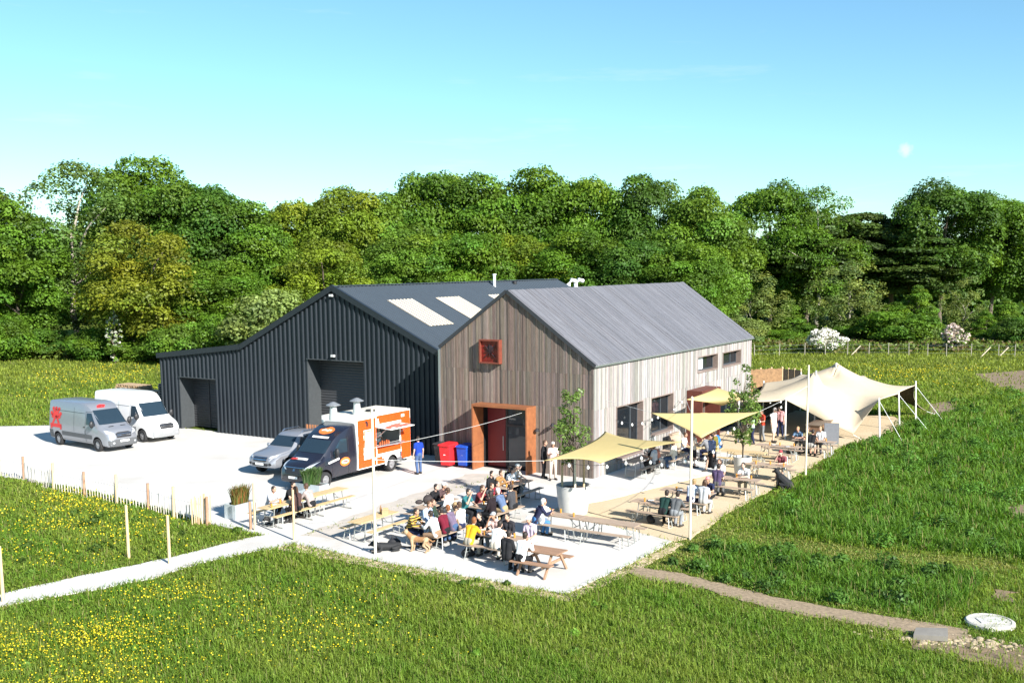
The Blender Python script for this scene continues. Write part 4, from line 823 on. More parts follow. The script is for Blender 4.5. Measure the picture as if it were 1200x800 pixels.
# slatted fence and dark fence behind the timber barn
for (A, B, z, n, m_, lab, nm) in ((at(879, 433, 2.0), at(917, 431, 2.0), 2.0, 26, mk("orange_slats", (.25, .14, .065), .8, var=.3, scale=5), "orange brown vertical board fence behind the tent's left end", "board_fence"), (at(917.5, 432, 1.9), at(939, 433.5, 1.9), 1.9, 14, mk("dark_slats", (.10, .08, .06), .85, var=.3), "dark stained board fence continuing the orange fence behind the tent", "board_fence")):
    root = thing(nm, lab, "fence", (A.x, A.y, 0)); d = B - A; d.z = 0; pm = MB(); r = random.Random(2)
    for k in range(n):
        p, q = d * (k / n), d * ((k + .93) / n); k_ = r.uniform(-.05, .03); pm.beam(p + Vector((0, 0, z / 2 + k_)), q + Vector((0, 0, z / 2 + k_)), .03, z)
    pm.build("boards", m_, root)
    for k in range(4): MB().beam(d * (k / 3) + Vector((0, .06, 0)), d * (k / 3) + Vector((0, .06, z + .1)), .1, .1).build("post", M_POST, root)
# ------------------------------------------------------------------ sails, ropes, tent
def fabric(name, col, tr=.25): return mk(name, col, .85, var=.04, scale=2, trans=tr, spec=.1)
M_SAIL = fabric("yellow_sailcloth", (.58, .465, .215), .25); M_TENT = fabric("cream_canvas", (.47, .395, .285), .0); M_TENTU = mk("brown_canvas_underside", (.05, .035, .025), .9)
def quad_sail(c4, label, n=18, conc=.08, sag=.1):
    A, B, C, D = [Vector(c) for c in c4]; o0 = (A + B + C + D) / 4; mb = MB(); vs = []
    for j in range(n + 1):
        for i in range(n + 1):
            u, v = i / n, j / n
            uu = u + (.5 - u) * conc * 4 * v * (1 - v) * 1.2; vv = v + (.5 - v) * conc * 4 * u * (1 - u) * 1.2
            p = (A * (1 - uu) + B * uu) * (1 - vv) + (D * (1 - uu) + C * uu) * vv
            p.z -= sag * 16 * u * (1 - u) * v * (1 - v); vs.append(p - o0)
    mb.add(vs, [(j * (n + 1) + i, j * (n + 1) + i + 1, (j + 1) * (n + 1) + i + 1, (j + 1) * (n + 1) + i) for j in range(n) for i in range(n)])
    o = mb.build("shade_sail", M_SAIL, smooth=True); o.location = o0; tag(o, label, "shade sail", "yellow shade sails"); sm = o.modifiers.new("thick", 'SOLIDIFY'); sm.thickness = .012
    return [A, B, C, D]
S1 = quad_sail([at(637, 539.5, 2.65), at(703, 543, 2.5), at(801, 517, 3.3), at(709, 505, 3.15)], "lowest yellow shade sail hanging over the pot beside the barn corner", sag=.0, conc=.2)
S2 = quad_sail([at(762, 483, 3.35), at(822, 513, 2.55), at(890, 482, 3.2), at(824, 484, 3.25)], "yellow shade sail behind the top of the slim pole, with drooping front", sag=-.02, conc=.06)
S3 = quad_sail([at(804, 468, 3.1), at(846, 475, 2.6), at(884, 466, 3.1), at(840, 454, 3.4)], "farthest yellow shade sail by the rust red porch", sag=.0, conc=.06)
def rope(p, q, label, sag=.05, r_=.007, name="guy_rope"):
    p, q = Vector(p), Vector(q); n = 10; mb = MB().tube([p.lerp(q, i / n) - p - Vector((0, 0, sag * 4 * (i / n) * (1 - i / n))) for i in range(n + 1)], r_, 5)
    o = mb.build(name, M_ROPE); o.location = p; return tag(o, label, "rope", "white guy ropes")
def onpole(P, z): return Vector((P.x, P.y, z))
rope(S1[0], onpole(P1, 3.35), "white rope from the lowest sail to the pole by the truck")
rope(W(-.9, 3.3, 3.0), onpole(P1, 3.75), "thin white rope from the orange door surround to the pole by the truck", .1, .007)
rope(S1[2], onpole(P2, 3.5), "short rope tying the lowest sail to the gravel pole", .0)
rope(S2[0], W(1.2, -.06, 3.55), "short rope tying the drooping sail to the barn wall", .0)
rope(S2[2], onpole(P3, 4.2), "rope from the drooping sail to the pole before the tent", .05)
rope(S3[0], onpole(P2, 4.6), "rope from the farthest sail to the gravel pole top", .05)
rope(S3[3], W(13.6, -.06, 3.75), "short rope tying the farthest sail to the barn wall", .0)
# stretch tent
def ab3(v): a, b = yard_ab(v.x, v.y); return (a, b, v.z)
TP = dict(W=ab3(at(921, 468, 2.3)), low=ab3(at(1000, 508, .35)), R1=(17.39, -8.75, 2.32), R2=(22.36, -8.69, 2.2), R3=(25.66, -8.92, 2.35), tail=(30.6, -8.3, .3), E=(30.2, -4.5, 2.3), BK=(27.6, -1.0, 2.45), BL=(20.5, -.9, 2.55), L=ab3(at(866, 470, 2.3)))
TP["R1"] = ab3(at(1030, 468, 2.3)); TP["R2"] = ab3(at(1053, 461, 2.2)); TP["R3"] = ab3(at(1073, 451, 2.35)); TP["tail"] = ab3(at(1086, 481, .3))
pk1, pk2 = ab3(atb(980, 424, -4.9)), ab3(atb(956.5, 433, -5.2))
order = ["W", "low", "R1", "R2", "R3", "tail", "E", "BK", "BL", "L"]; cen = Vector((21.5, -4.7))
bd = []
for i, k in enumerate(order):
    p, q = Vector(TP[k]), Vector(TP[order[(i + 1) % len(order)]]); n = 12
    for j in range(n):
        f = j / n; m = p.lerp(q, f); w = 4 * f * (1 - f); c2 = Vector((cen.x, cen.y, m.z)); cc = .07 if k not in ("low", "W") else .04
        m = m.lerp(c2, cc * w); m.z += (-.10 if k not in ("tail",) else .0) * w; bd.append(m)
ctrl = [tuple(m) for m in bd[::3]] + [pk1, pk2, (21.8, -4.9, (pk1[2] + pk2[2]) / 2 - .85), (26.5, -5.6, 2.55), (23.8, -2.6, 2.75), (18.0, -2.6, 2.50), (19.9, -7.0, 2.15), (24.0, -7.2, 2.35)]
P_ = np.array(ctrl); Dm = np.linalg.norm(P_[:, None, :2] - P_[None, :, :2], axis=2); Am = np.block([[Dm, np.c_[np.ones(len(P_)), P_[:, :2]]], [np.r_[np.ones((1, len(P_))), P_[:, :2].T], np.zeros((3, 3))]]); wt = np.linalg.solve(Am, np.r_[P_[:, 2], 0, 0, 0])
def tz(a, b): d = np.hypot(P_[:, 0] - a, P_[:, 1] - b); return float(d @ wt[:-3] + wt[-3] + wt[-2] * a + wt[-1] * b)
TN = thing("stretch_tent", "cream stretch tent with two peaks over the far end of the terrace", "tent", W(cen.x, cen.y), YAW)
nb, nr = len(bd), 26; vs = []; 
for k in range(1, nr + 1):
    f = k / nr
    for m in bd: a, b = cen.x + (m.x - cen.x) * f, cen.y + (m.y - cen.y) * f; vs.append((a - cen.x, b - cen.y, tz(a, b) if k < nr else m.z))
vs.append((0, 0, tz(cen.x, cen.y))); c0 = len(vs) - 1
fs = [(k * nb + i, k * nb + (i + 1) % nb, (k + 1) * nb + (i + 1) % nb, (k + 1) * nb + i) for k in range(nr - 1) for i in range(nb)] + [(c0, (i + 1) % nb, i) for i in range(nb)]
fs = [f[::-1] for f in fs]
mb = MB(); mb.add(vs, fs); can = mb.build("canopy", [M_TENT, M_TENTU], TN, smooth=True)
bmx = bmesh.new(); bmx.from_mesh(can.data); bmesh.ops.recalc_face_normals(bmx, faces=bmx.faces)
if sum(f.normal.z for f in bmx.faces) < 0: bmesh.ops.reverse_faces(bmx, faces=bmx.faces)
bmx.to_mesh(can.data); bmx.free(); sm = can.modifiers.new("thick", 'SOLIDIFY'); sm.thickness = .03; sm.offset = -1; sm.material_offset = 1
def tpole(P, base=None, r_=.05, over=.12):
    P = Vector(P); Bp = Vector(base) if base else Vector((P.x, P.y, 0)); return MB().cyl((Bp.x - cen.x, Bp.y - cen.y, 0), (P.x - cen.x, P.y - cen.y, P.z + over), r_, r_ * .9, 9).build("pole", mk("white_tent_pole", (.72, .71, .68), .5), TN)
for k, b_ in (("W", (920, 515)), ("R1", (1031, 518)), ("R2", (1054, 504)), ("R3", (1073, 495))):
    q = at(*b_); a_, c_ = yard_ab(q.x, q.y); tpole(TP[k], (a_, c_, 0), over=.25 if k == "R3" else .1)
tpole(pk1, over=-.05); tpole(pk2, over=-.05); tpole(TP["BL"]); tpole(TP["BK"]); tpole(TP["L"])
for k, dx, dy in (("R1", .6, -1.2), ("R2", .9, -1.6), ("R3", 1.4, -1.5), ("low", .3, -.4), ("tail", .5, -.6)):
    p = Vector(TP[k]); MB().cyl((p.x - cen.x, p.y - cen.y, p.z - .05), (p.x + dx - cen.x, p.y + dy - cen.y, 0), .014, n=5).build("guy_strap", M_WHITE, TN)
# bar counter under the tent
bo = at(952, 521); BARr = thing("bar_counter", "brown timber bar counter with a grey end panel under the tent", "bar", bo, YAW)
MB().box(0, 2.4, -.35, .35, 0, 1.05).build("counter_front", mk("brown_bar_boards", (.17, .09, .05), .7, var=.3, scale=5, stretch=(4, 4, .4)), BARr); MB().box(-.06, 2.46, -.42, .42, 1.052, 1.10).build("worktop", mk("dark_worktop", (.12, .08, .055), .5), BARr)
q = at(974, 521); ep = MB().box(-.03, .03, -.4, .4, 0, 1.2).build("windbreak_panel", mk("grey_sheet", (.13, .135, .15), .6, var=.1)); ep.location = q; ep.rotation_euler = (0, 0, YAW + .5); tag(ep, "grey sheet panel standing at the end of the timber bar", "panel")
# string lights
M_BULB = mk("opal_bulb", (.85, .84, .80), .3)
def lights(pts, label, nb_=10, sag=.25):
    pts = [Vector(p) for p in pts]; root = thing("string_lights", label, "string lights", pts[0], 0, "strings of white bulbs"); cable = []; allp = []
    for p, q in zip(pts[:-1], pts[1:]):
        for i in range(13):
            f = i / 12; w = p.lerp(q, f) - pts[0]; w.z -= sag * 4 * f * (1 - f); cable.append(w)
    MB().tube(cable, .010, 4).build("cable", M_BLACK, root)
    for k in range(nb_):
        f = (k + .5) / nb_ * (len(cable) - 1); i = int(f); c = cable[i].lerp(cable[min(i + 1, len(cable) - 1)], f - i); mb = MB().ell(c - Vector((0, 0, .09)), (.055, .055, .07), 8, 6); mb.cyl(c, c - Vector((0, 0, .05)), .02, n=6); mb.build("bulb", M_BULB, root)
lights([S1[0] + Vector((.6, .3, -.08)), S1[1].lerp(S1[2], .5) + Vector((0, .1, -.15)), onpole(P2, 3.05)], "string of white bulbs hung beneath the lowest yellow sail", 9)
lights([W(2.1, -.12, 2.55), W(5.6, -.5, 2.3), W(9.4, -.5, 2.9)], "string of white bulbs along the big side windows", 8)
lights([W(9.4, -.6, 2.9), W(14.5, -1.4, 2.8), Vector(W(*TP["W"]))], "string of white bulbs from the porch to the tent's front pole", 10, .3)
lights([onpole(P2, 2.9), W(1.5, -6.0, 2.7), Vector(W(*TP["W"])) - Vector((0, 0, .1))], "string of white bulbs from the gravel pole to the tent", 10, .35)
# ------------------------------------------------------------------ planters and small things
M_POT = mk("pale_concrete_pot", (.46, .45, .42), .8, var=.08, scale=3, bump=.15); M_MULCH = mk("dark_mulch", (.05, .035, .025), .95, var=.4, scale=20, bump=.5)
def pot(px0, px1, yb, hgt, label):
    c = at((px0 + px1) / 2, yb); w = (at(px1, yb) - at(px0, yb)).length / 2; c.y += w * .8; root = thing("round_planter", label, "planter", (c.x, c.y, .05))
    MB().lathe([(w * .80, 0), (w * .9, hgt * .4), (w, hgt * .97), (w, hgt), (w * .9, hgt), (w * .88, hgt * .86), (0, hgt * .86)], n=36).build("pot", M_POT, root, smooth='auto'); MB().lathe([(w * .87, 0), (w * .5, .05), (0, .08)], (0, 0, hgt * .865), 24).build("mulch", M_MULCH, root, smooth=True)
    return Vector((c.x, c.y, .05 + hgt * .86)), w
POT1, PW1 = pot(652, 693, 606, 1.15, "big round pale planter with a leafy tree by the barn corner")
POT2, PW2 = pot(860.5, 882, 561, .95, "smaller round pale planter with a slender tree on the gravel")
for k, (dx, dy) in enumerate(((-.45, .1), (.05, -.35), (.42, .2))):
    o = MB().cyl((0, 0, -.1), (0, 0, 1.35), .045, n=8).build("tree_stake", M_POST if k != 1 else M_POLE); o.location = POT1 + Vector((dx, dy, 0)); tag(o, ["stake left of the trunk in the big planter", "pale stake in front of the trunk in the big planter", "stake right of the trunk in the big planter"][k], "stake", "stakes in the big planter")
def trough(px, yb, Lx, h, label, along_=0.0):
    c = at(px, yb); root = thing("trough_planter", label, "planter", c, YAW + along_); mb = MB(); t_ = .03
    mb.box(-Lx, Lx, -.3, -.3 + t_, .05, h); mb.box(-Lx, Lx, .3 - t_, .3, .05, h); mb.box(-Lx, -Lx + t_, -.3 + t_, .3 - t_, .05, h); mb.box(Lx - t_, Lx, -.3 + t_, .3 - t_, .05, h); mb.build("trough", mk("zinc_trough", (.55, .60, .62), .45, .5, .12, 4), root); MB().box(-Lx + t_, Lx - t_, -.3 + t_, .3 - t_, .05, h - .06).build("mulch", M_MULCH, root); return c + Vector((0, 0, h - .06))
TR1 = trough(282, 606, .55, .62, "silver trough planter with russet grasses beside the path posts"); TR2 = trough(366, 579, .7, .5, "trough planter of green shrubs in front of the food truck", PI / 2)
q = atb(771, 522, -.55); lb = MB(); c = W(*yard_ab(q.x, q.y), .062)
for k in range(7): lb.beam((-.6 + k * .2, -.55, .02), (-.45 + k * .15, 0, 1.05), .17, .03, up=(0, 1, .5))
lb.beam((-.5, -.02, 1.06), (.5, -.02, 1.06), .2, .05); lb.beam((-.5, .05, 0), (-.4, .02, 1.04), .06, .06); lb.beam((.6, .05, 0), (.5, .02, 1.04), .06, .06)
lo = lb.build("lean_to_boards", M_TOPB); lo.location = W(7.9, -.5, .062); lo.rotation_euler = (0, 0, YAW); tag(lo, "sloping weathered board shelter against the wall under the second window", "board shelter")
# glasses, bottles, bag and box on the tables
gl = MB(); gl.lathe([(.028, 0), (.032, .012), (.04, .15), (.037, .15), (.03, .02), (0, .02)], n=10); gmesh = gl.build("pint_glass", mk("amber_beer", (.55, .25, .04), .15, var=.05, spec=.7)).data; bpy.data.objects.remove(bpy.data.objects["pint_glass"])
r = random.Random(31)
for ti in (0, 3, 5, 6, 7, 8, 10, 11, 12, 13, 14, 15):
    a, b, al, m_, words, offs = TABLES[ti]
    for k in range(3):
        u, v = (-.7 + k * .6 + r.uniform(-.12, .12)), r.uniform(-.2, .2); da, db = (u, v) if al == 'l' else (v, u); o = bpy.data.objects.new("pint_glass", gmesh); COL.objects.link(o)
        zz = (.062 if (b > -1.5 and a < 4.5) or a < -8.8 else .04); o.location = W(a + da, b + db, .751 + zz); tag(o, f"amber pint glass on the beer table {words}", "pint glass", f"pint glasses on the table {words}")
M_PLATE2 = mk("plate_china", (.75, .74, .71), .3); pm_ = MB().lathe([(0, .004), (.07, .004), (.125, .02), (.13, .024), (.07, 0), (0, 0)], n=18)
pmesh_ = pm_.build("plate", M_PLATE2, smooth=True).data; bpy.data.objects.remove(bpy.data.objects["plate"])
for ti in (0, 3, 4, 5, 6, 7, 10, 11, 14):
    a, b, al, m_, words, offs = TABLES[ti]; zz = (.062 if (b > -1.5 and a < 4.5) or a < -8.8 else .04)
    for k in range(2):
        u, v = -.45 + k * .8 + r.uniform(-.15, .15), r.uniform(-.15, .15); da, db = (u, v) if al == 'l' else (v, u); o = bpy.data.objects.new("plate", pmesh_); COL.objects.link(o); o.location = W(a + da, b + db, .752 + zz); tag(o, f"white plate on the beer table {words}", "plate", f"plates on the table {words}")
hb_ = MB().ell((0, 0, .14), (.24, .14, .16), 14, 10); hb_.ell((.1, .1, .1), (.12, .06, .09), 10, 8); hb_.tube([(-.12, 0, .27), (-.05, 0, .36), (.05, 0, .36), (.12, 0, .27)], .014, 6); hbm = hb_.build("holdall", mk("black_bag_cloth", (.015, .015, .018), .8), smooth=True); hmesh = hbm.data; bpy.data.objects.remove(hbm)
for (x, y, lab) in ((462, 640, "black holdall on the ground by the tan dog"), (548, 652, "black holdall under the bench of the mustard tee"), (590, 615, "black holdall beside the crowded middle table"), (527, 612, "black holdall on the ground behind the maroon top"), (762, 612, "black holdall under the bench of the dark green top"), (926, 532, "black holdall under the table before the tent")):
    o = bpy.data.objects.new("holdall", hmesh); COL.objects.link(o); o.location = at(x, y, .062); o.rotation_euler = (0, 0, r.uniform(0, 6)); tag(o, lab, "bag", "black bags on the ground")
bg_ = MB().ell((0, 0, .16), (.2, .13, .2), 14, 10); bg_.ell((.02, .1, .12), (.13, .07, .11), 10, 8); bg_.ell((-.32, .1, .08), (.16, .1, .09), 10, 8); bg_.tube([(-.06, 0, .34), (-.03, 0, .42), (.03, 0, .42), (.06, 0, .34)], .015, 6); bo_ = bg_.build("rucksack", mk("dark_bag_cloth", (.035, .026, .025), .8, var=.3), smooth=True); bo_.location = W(-10.75, 1.45, .81); bo_.rotation_euler = (0, 0, .4); tag(bo_, "dark rucksack dumped on the patio table behind the striped shirt", "rucksack")
bt = MB().cyl((-.05, 0, 0), (-.05, 0, .22), .04, n=8); bt.cyl((-.05, 0, .22), (-.05, 0, .30), .016, n=8); bto = bt.build("bottle", mk("brown_bottle", (.30, .15, .06), .3)); bto.location = W(-12.9, 1.95, .813); tag(bto, "brown bottle standing on the empty pale pine table", "bottle")
bx_ = MB().box(-.12, .12, -.09, .09, 0, .16); bx_.box(-.1, .1, -.012, .012, .16, .25); cx_ = bx_.build("caddy", mk("wood_caddy", (.45, .30, .16), .7)); cx_.location = W(-12.95, 1.75, .813); tag(cx_, "small wooden caddy on the empty pale pine table", "caddy")
# dark sheet added across the back to make the tent interior dark
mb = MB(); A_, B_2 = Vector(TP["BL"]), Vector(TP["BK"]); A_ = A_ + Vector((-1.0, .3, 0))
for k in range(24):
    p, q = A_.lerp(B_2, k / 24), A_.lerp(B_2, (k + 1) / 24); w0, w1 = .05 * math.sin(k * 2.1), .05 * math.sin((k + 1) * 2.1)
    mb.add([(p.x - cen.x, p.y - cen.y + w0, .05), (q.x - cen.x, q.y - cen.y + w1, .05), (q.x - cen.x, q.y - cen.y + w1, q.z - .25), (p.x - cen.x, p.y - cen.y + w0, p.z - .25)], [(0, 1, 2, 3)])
mb.build("added_dark_curtain", M_TENTU, TN)
# ------------------------------------------------------------------ people
def capsule(mb, p0, p1, r0, r1, n=10):
    p0, p1 = Vector(p0), Vector(p1); d = p1 - p0
    if d.length < 1e-5: mb.ell(p0, (r0, r0, r0), n, 6); return
    mb.cyl(p0, p1, r0, r1, n, True); mb.ell(p0, (r0,) * 3, n, 6); mb.ell(p1, (r1,) * 3, n, 6)
def remesh(mb, name, voxel, smooth_it=2):
    o = mb.build(name, M_BLACK); m = o.modifiers.new("r", 'REMESH'); m.mode = 'VOXEL'; m.voxel_size = voxel
    s = o.modifiers.new("s", 'SMOOTH'); s.iterations = smooth_it; s.factor = .5
    dg = bpy.context.evaluated_depsgraph_get(); me = bpy.data.meshes.new_from_object(o.evaluated_get(dg)); bpy.data.objects.remove(o); me.name = name
    me.polygons.foreach_set("use_smooth", [True] * len(me.polygons)); me.materials.clear(); return me
def jpose(k, seed):
    r = random.Random(seed); J = {}; j = lambda s=.02: r.uniform(-s, s)
    sit = k.startswith("sit")
    if sit:
        lean = {"sitA": .42, "sitB": .10, "sitC": .28}[k] + j(.05); J["pel"] = Vector((0, 0, .575))
        up = Vector((j(.04), math.sin(lean), math.cos(lean)))
        for s in (1, -1):
            J["hip", s] = Vector((s * .095, .02, .565)); J["kne", s] = Vector((s * (.13 + j(.04)), .44, .52 + j(.02))); J["ank", s] = Vector((s * (.12 + j(.05)), .40 + j(.1), .10)); J["toe", s] = J["ank", s] + Vector((s * .03, .17, -.05))
    else:
        lean = .04 + j(.02); J["pel"] = Vector((0, 0, .93)); up = Vector((0, math.sin(lean), math.cos(lean))); st = {"walk": .26, "stA": .05, "stB": .03}[k]
        for s in (1, -1):
            J["hip", s] = Vector((s * .095, 0, .90)); J["kne", s] = Vector((s * .11, .04 + s * st * .5, .49)); J["ank", s] = Vector((s * .12, s * st - (.03 if s < 0 else 0), .085 + (.05 if k == "walk" and s < 0 else 0))); J["toe", s] = J["ank", s] + Vector((s * .04, .17, -.05))
    J["up"] = up; J["bel"] = J["pel"] + up * .2; J["che"] = J["pel"] + up * .40; J["nec"] = J["pel"] + up * .575; J["hed"] = J["nec"] + Vector((j(.02), .06 + (.03 if sit else 0), .155)); J["yaw"] = j(.5)
    for s in (1, -1):
        sh = J["pel"] + up * .50 + Vector((s * .185, 0, 0)); J["sho", s] = sh
        if k == "sitA": J["elb", s] = sh + Vector((s * .07, .16, -.23)); J["wri", s] = Vector((s * .07 + j(.05), J["elb", s].y + .24, .82 + (.1 if r.random() < .3 else 0)))
        elif k == "sitB": J["elb", s] = sh + Vector((s * .05, .06, -.28)); J["wri", s] = Vector((s * .10, .30 + j(.05), .66 + j(.03)))
        elif k == "sitC":
            if s > 0: J["elb", s] = sh + Vector((.06, .20, -.18)); J["wri", s] = J["hed"] + Vector((.07, .14, -.09))
            else: J["elb", s] = sh + Vector((-.06, .14, -.24)); J["wri", s] = Vector((-.05, J["elb", s].y + .24, .82))
        elif k == "stB": J["elb", s] = sh + Vector((s * .06, .02, -.28)); J["wri", s] = sh + Vector((-s * .05, .25, -.30 + (.12 if s > 0 else 0)))
        else: J["elb", s] = sh + Vector((s * .05, -.03 - s * (.08 if k == "walk" else 0), -.29)); J["wri", s] = J["elb", s] + Vector((s * .02, .07, -.25))
    return J
def torso(mb, J, g, low=True):
    pel, bel, che, up = J["pel"], J["bel"], J["che"], J["up"]
    for s in (1, -1):
        capsule(mb, pel + Vector((s * .075, 0, 0)), bel + Vector((s * .06, 0, 0)), .105 + g, .10 + g); capsule(mb, bel + Vector((s * .06, 0, 0)), che + Vector((s * .085, 0, 0)), .10 + g, .105 + g)
        capsule(mb, che + Vector((s * .085, 0, 0)), J["sho", s] - Vector((s * .02, 0, .01)), .10 + g, .058 + g); capsule(mb, J["nec"] - Vector((0, 0, .03)), J["sho", s], .05 + g, .052 + g)
_pc = {}
def body_mesh(k, seed):
    key = ("body", k, seed)
    if key in _pc: return _pc[key]
    J = jpose(k, seed); mb = MB(); torso(mb, J, 0); H_ = J["hed"]
    for s in (1, -1):
        capsule(mb, J["hip", s], J["kne", s], .083, .055); capsule(mb, J["kne", s], J["ank", s], .056, .038); capsule(mb, J["ank", s] - Vector((0, .03, .03)), J["toe", s], .042, .033)
        capsule(mb, J["sho", s], J["elb", s], .05, .038); capsule(mb, J["elb", s], J["wri", s], .038, .026)
        d = (J["wri", s] - J["elb", s]).normalized(); capsule(mb, J["wri", s], J["wri", s] + d * .07, .028, .034)
        mb.ell(H_ + Vector((s * .078, -.005, -.01)), (.012, .02, .032), 8, 6)
    capsule(mb, J["nec"] - Vector((0, 0, .04)), H_ - Vector((0, .01, .06)), .055, .052)
    mb.ell(H_ + Vector((0, -.01, .02)), (.077, .096, .105), 16, 12); mb.ell(H_ + Vector((0, .018, -.045)), (.060, .075, .075), 14, 10); mb.ell(H_ + Vector((0, .095, -.012)), (.013, .020, .026), 8, 6)
    me = remesh(mb, "person", .0135); bm = bmesh.new(); bm.from_mesh(me); hb = MB()
    for s in (1, -1):       # five fingers rooted in the palm
        d = (J["wri", s] - J["elb", s]).normalized(); side = d.cross(Vector((0, 0, 1))).normalized(); palm = J["wri", s] + d * .085; dn = side.cross(d).normalized()
        for q, (o_, L) in enumerate(((-.026, .062), (-.009, .075), (.009, .072), (.026, .056))):
            b = palm + side * o_; m1 = b + d * L * .55 - dn * .008; capsule(hb, b - d * .02, m1, .0095, .0085, 6); capsule(hb, m1, m1 + d * L * .38 - dn * .022, .0085, .007, 6)
        b = J["wri", s] + d * .03 - side * s * .026; m1 = b + d * .03 - side * s * .025; capsule(hb, b, m1, .012, .010, 6); capsule(hb, m1, m1 + d * .03, .010, .008, 6)
        hb.mi = 1
        hb.ell(H_ + Vector((s * .030, .083, .012)), (.014, .010, .009), 8, 6); hb.mi = 0
    t_ = hb.build("tmp", [M_BLACK, M_BLACK], smooth=True); bm2 = bmesh.new(); bm2.from_mesh(t_.data); tm = t_.data; bmesh.ops.recalc_face_normals(bm2, faces=bm2.faces); bm2.to_mesh(tm); bm2.free(); bm.from_mesh(tm); bpy.data.objects.remove(t_)
    bm.to_mesh(me); bm.free(); me.polygons.foreach_set("use_smooth", [True] * len(me.polygons)); me.materials.append(M_BLACK); me.materials.append(mk("eye_dark", (.03, .02, .015), .3)); _pc[key] = (me, J); return _pc[key]
def cloth(k, seed, what):
    key = (what, k, seed)
    if key in _pc: return _pc[key]
    J = jpose(k, seed); mb = MB(); g = .016
    if what in ("tee", "long", "vest"):
        torso(mb, J, g)
        for s in (1, -1):
            if what == "long": capsule(mb, J["sho", s], J["elb", s], .05 + g, .04 + g); capsule(mb, J["elb", s], J["elb", s].lerp(J["wri", s], .93), .04 + g, .027 + g)
            elif what == "tee": capsule(mb, J["sho", s], J["sho", s].lerp(J["elb", s], .62), .05 + g, .045 + g)
        nm = "top"
    elif what in ("trousers", "shorts"):
        g = .017
        for s in (1, -1):
            capsule(mb, J["pel"] + Vector((s * .06, 0, -.01)), J["pel"] + Vector((s * .06, 0, .06)), .108 + g, .106 + g); capsule(mb, J["hip", s], J["kne", s] if what == "trousers" else J["hip", s].lerp(J["kne", s], .85), .085 + g, .058 + g)
            if what == "trousers": capsule(mb, J["kne", s], J["ank", s] + Vector((0, 0, .02)), .058 + g, .045 + g)
        nm = what
    elif what == "skirt":
        p = J["pel"]
        for s in (1, -1): capsule(mb, p + Vector((s * .06, 0, .04)), p + Vector((s * .14, .02, -.62)), .13, .17); capsule(mb, p, p + Vector((0, -.12, -.6)), .13, .16)
        nm = "skirt"
    elif what == "shoes":
        for s in (1, -1): capsule(mb, J["ank", s] - Vector((0, .045, .04)), J["toe", s] - Vector((0, -.01, 0)), .052, .042); capsule(mb, J["ank", s] - Vector((0, .02, .03)), J["ank", s] + Vector((0, 0, .01)), .05, .05)
        nm = "shoes"
    me = remesh(mb, nm, .017); me.materials.append(M_BLACK); _pc[key] = me; return me
def hair_mesh(kind):
    key = ("hair", kind)
    if key in _pc: return _pc[key]
    mb = MB()
    if kind in ("short", "long", "bun"):
        mb.ell((0, -.022, .035), (.088, .098, .102), 16, 12); mb.ell((0, -.05, -.03), (.078, .06, .08), 14, 10)
        if kind == "long":
            for x in (-.055, 0, .055): capsule(mb, (x, -.06, .0), (x * 1.2, -.085, -.24), .045, .035)
        if kind == "bun": mb.ell((0, -.11, .08), (.04, .04, .04), 10, 8)
        me = remesh(mb, "hair", .014)
    else:
        mb.ell((0, -.012, .052), (.089, .108, .085), 16, 12); mb.ell((0, .10, .055), (.075, .075, .012), 14, 6); me = remesh(mb, "cap", .012, 1)
    me.materials.append(M_BLACK); _pc[key] = me; return me
def solid(c, nm): return mk(f"cloth_{nm}_{c[0]:.2f}_{c[1]:.2f}_{c[2]:.2f}", c, .85, var=.14, scale=5, spec=.15)
def striped(c1, c2):
    m = mk("striped_knit", c1, .85, var=.1)
    if m.get("done"): return m
    t, b = nt(m); tc = N(t, "ShaderNodeTexCoord"); wv = N(t, "ShaderNodeTexWave", wave_type='BANDS', bands_direction='Z'); wv.inputs["Scale"].default_value = 3.2; t.links.new(tc.outputs["Object"], wv.inputs["Vector"])
    rp = N(t, "ShaderNodeValToRGB"); rp.color_ramp.interpolation = 'CONSTANT'; e = rp.color_ramp.elements; e[0].color = c1 + (1,); e[1].position = .45; e[1].color = c2 + (1,); t.links.new(wv.outputs["Fac"], rp.inputs[0]); t.links.new(rp.outputs[0], b.inputs["Base Color"]); m["done"] = 1; return m
SKIN = [(.52, .31, .22), (.46, .26, .18), (.58, .37, .28), (.40, .23, .15)]
HAIRC = dict(d=(.022, .014, .010), b=(.07, .035, .018), g=(.30, .28, .26), r=(.20, .07, .02), y=(.30, .20, .09), w=(.62, .60, .57))
def put_mat(o, m, i=0): o.material_slots[i].link = 'OBJECT'; o.material_slots[i].material = m
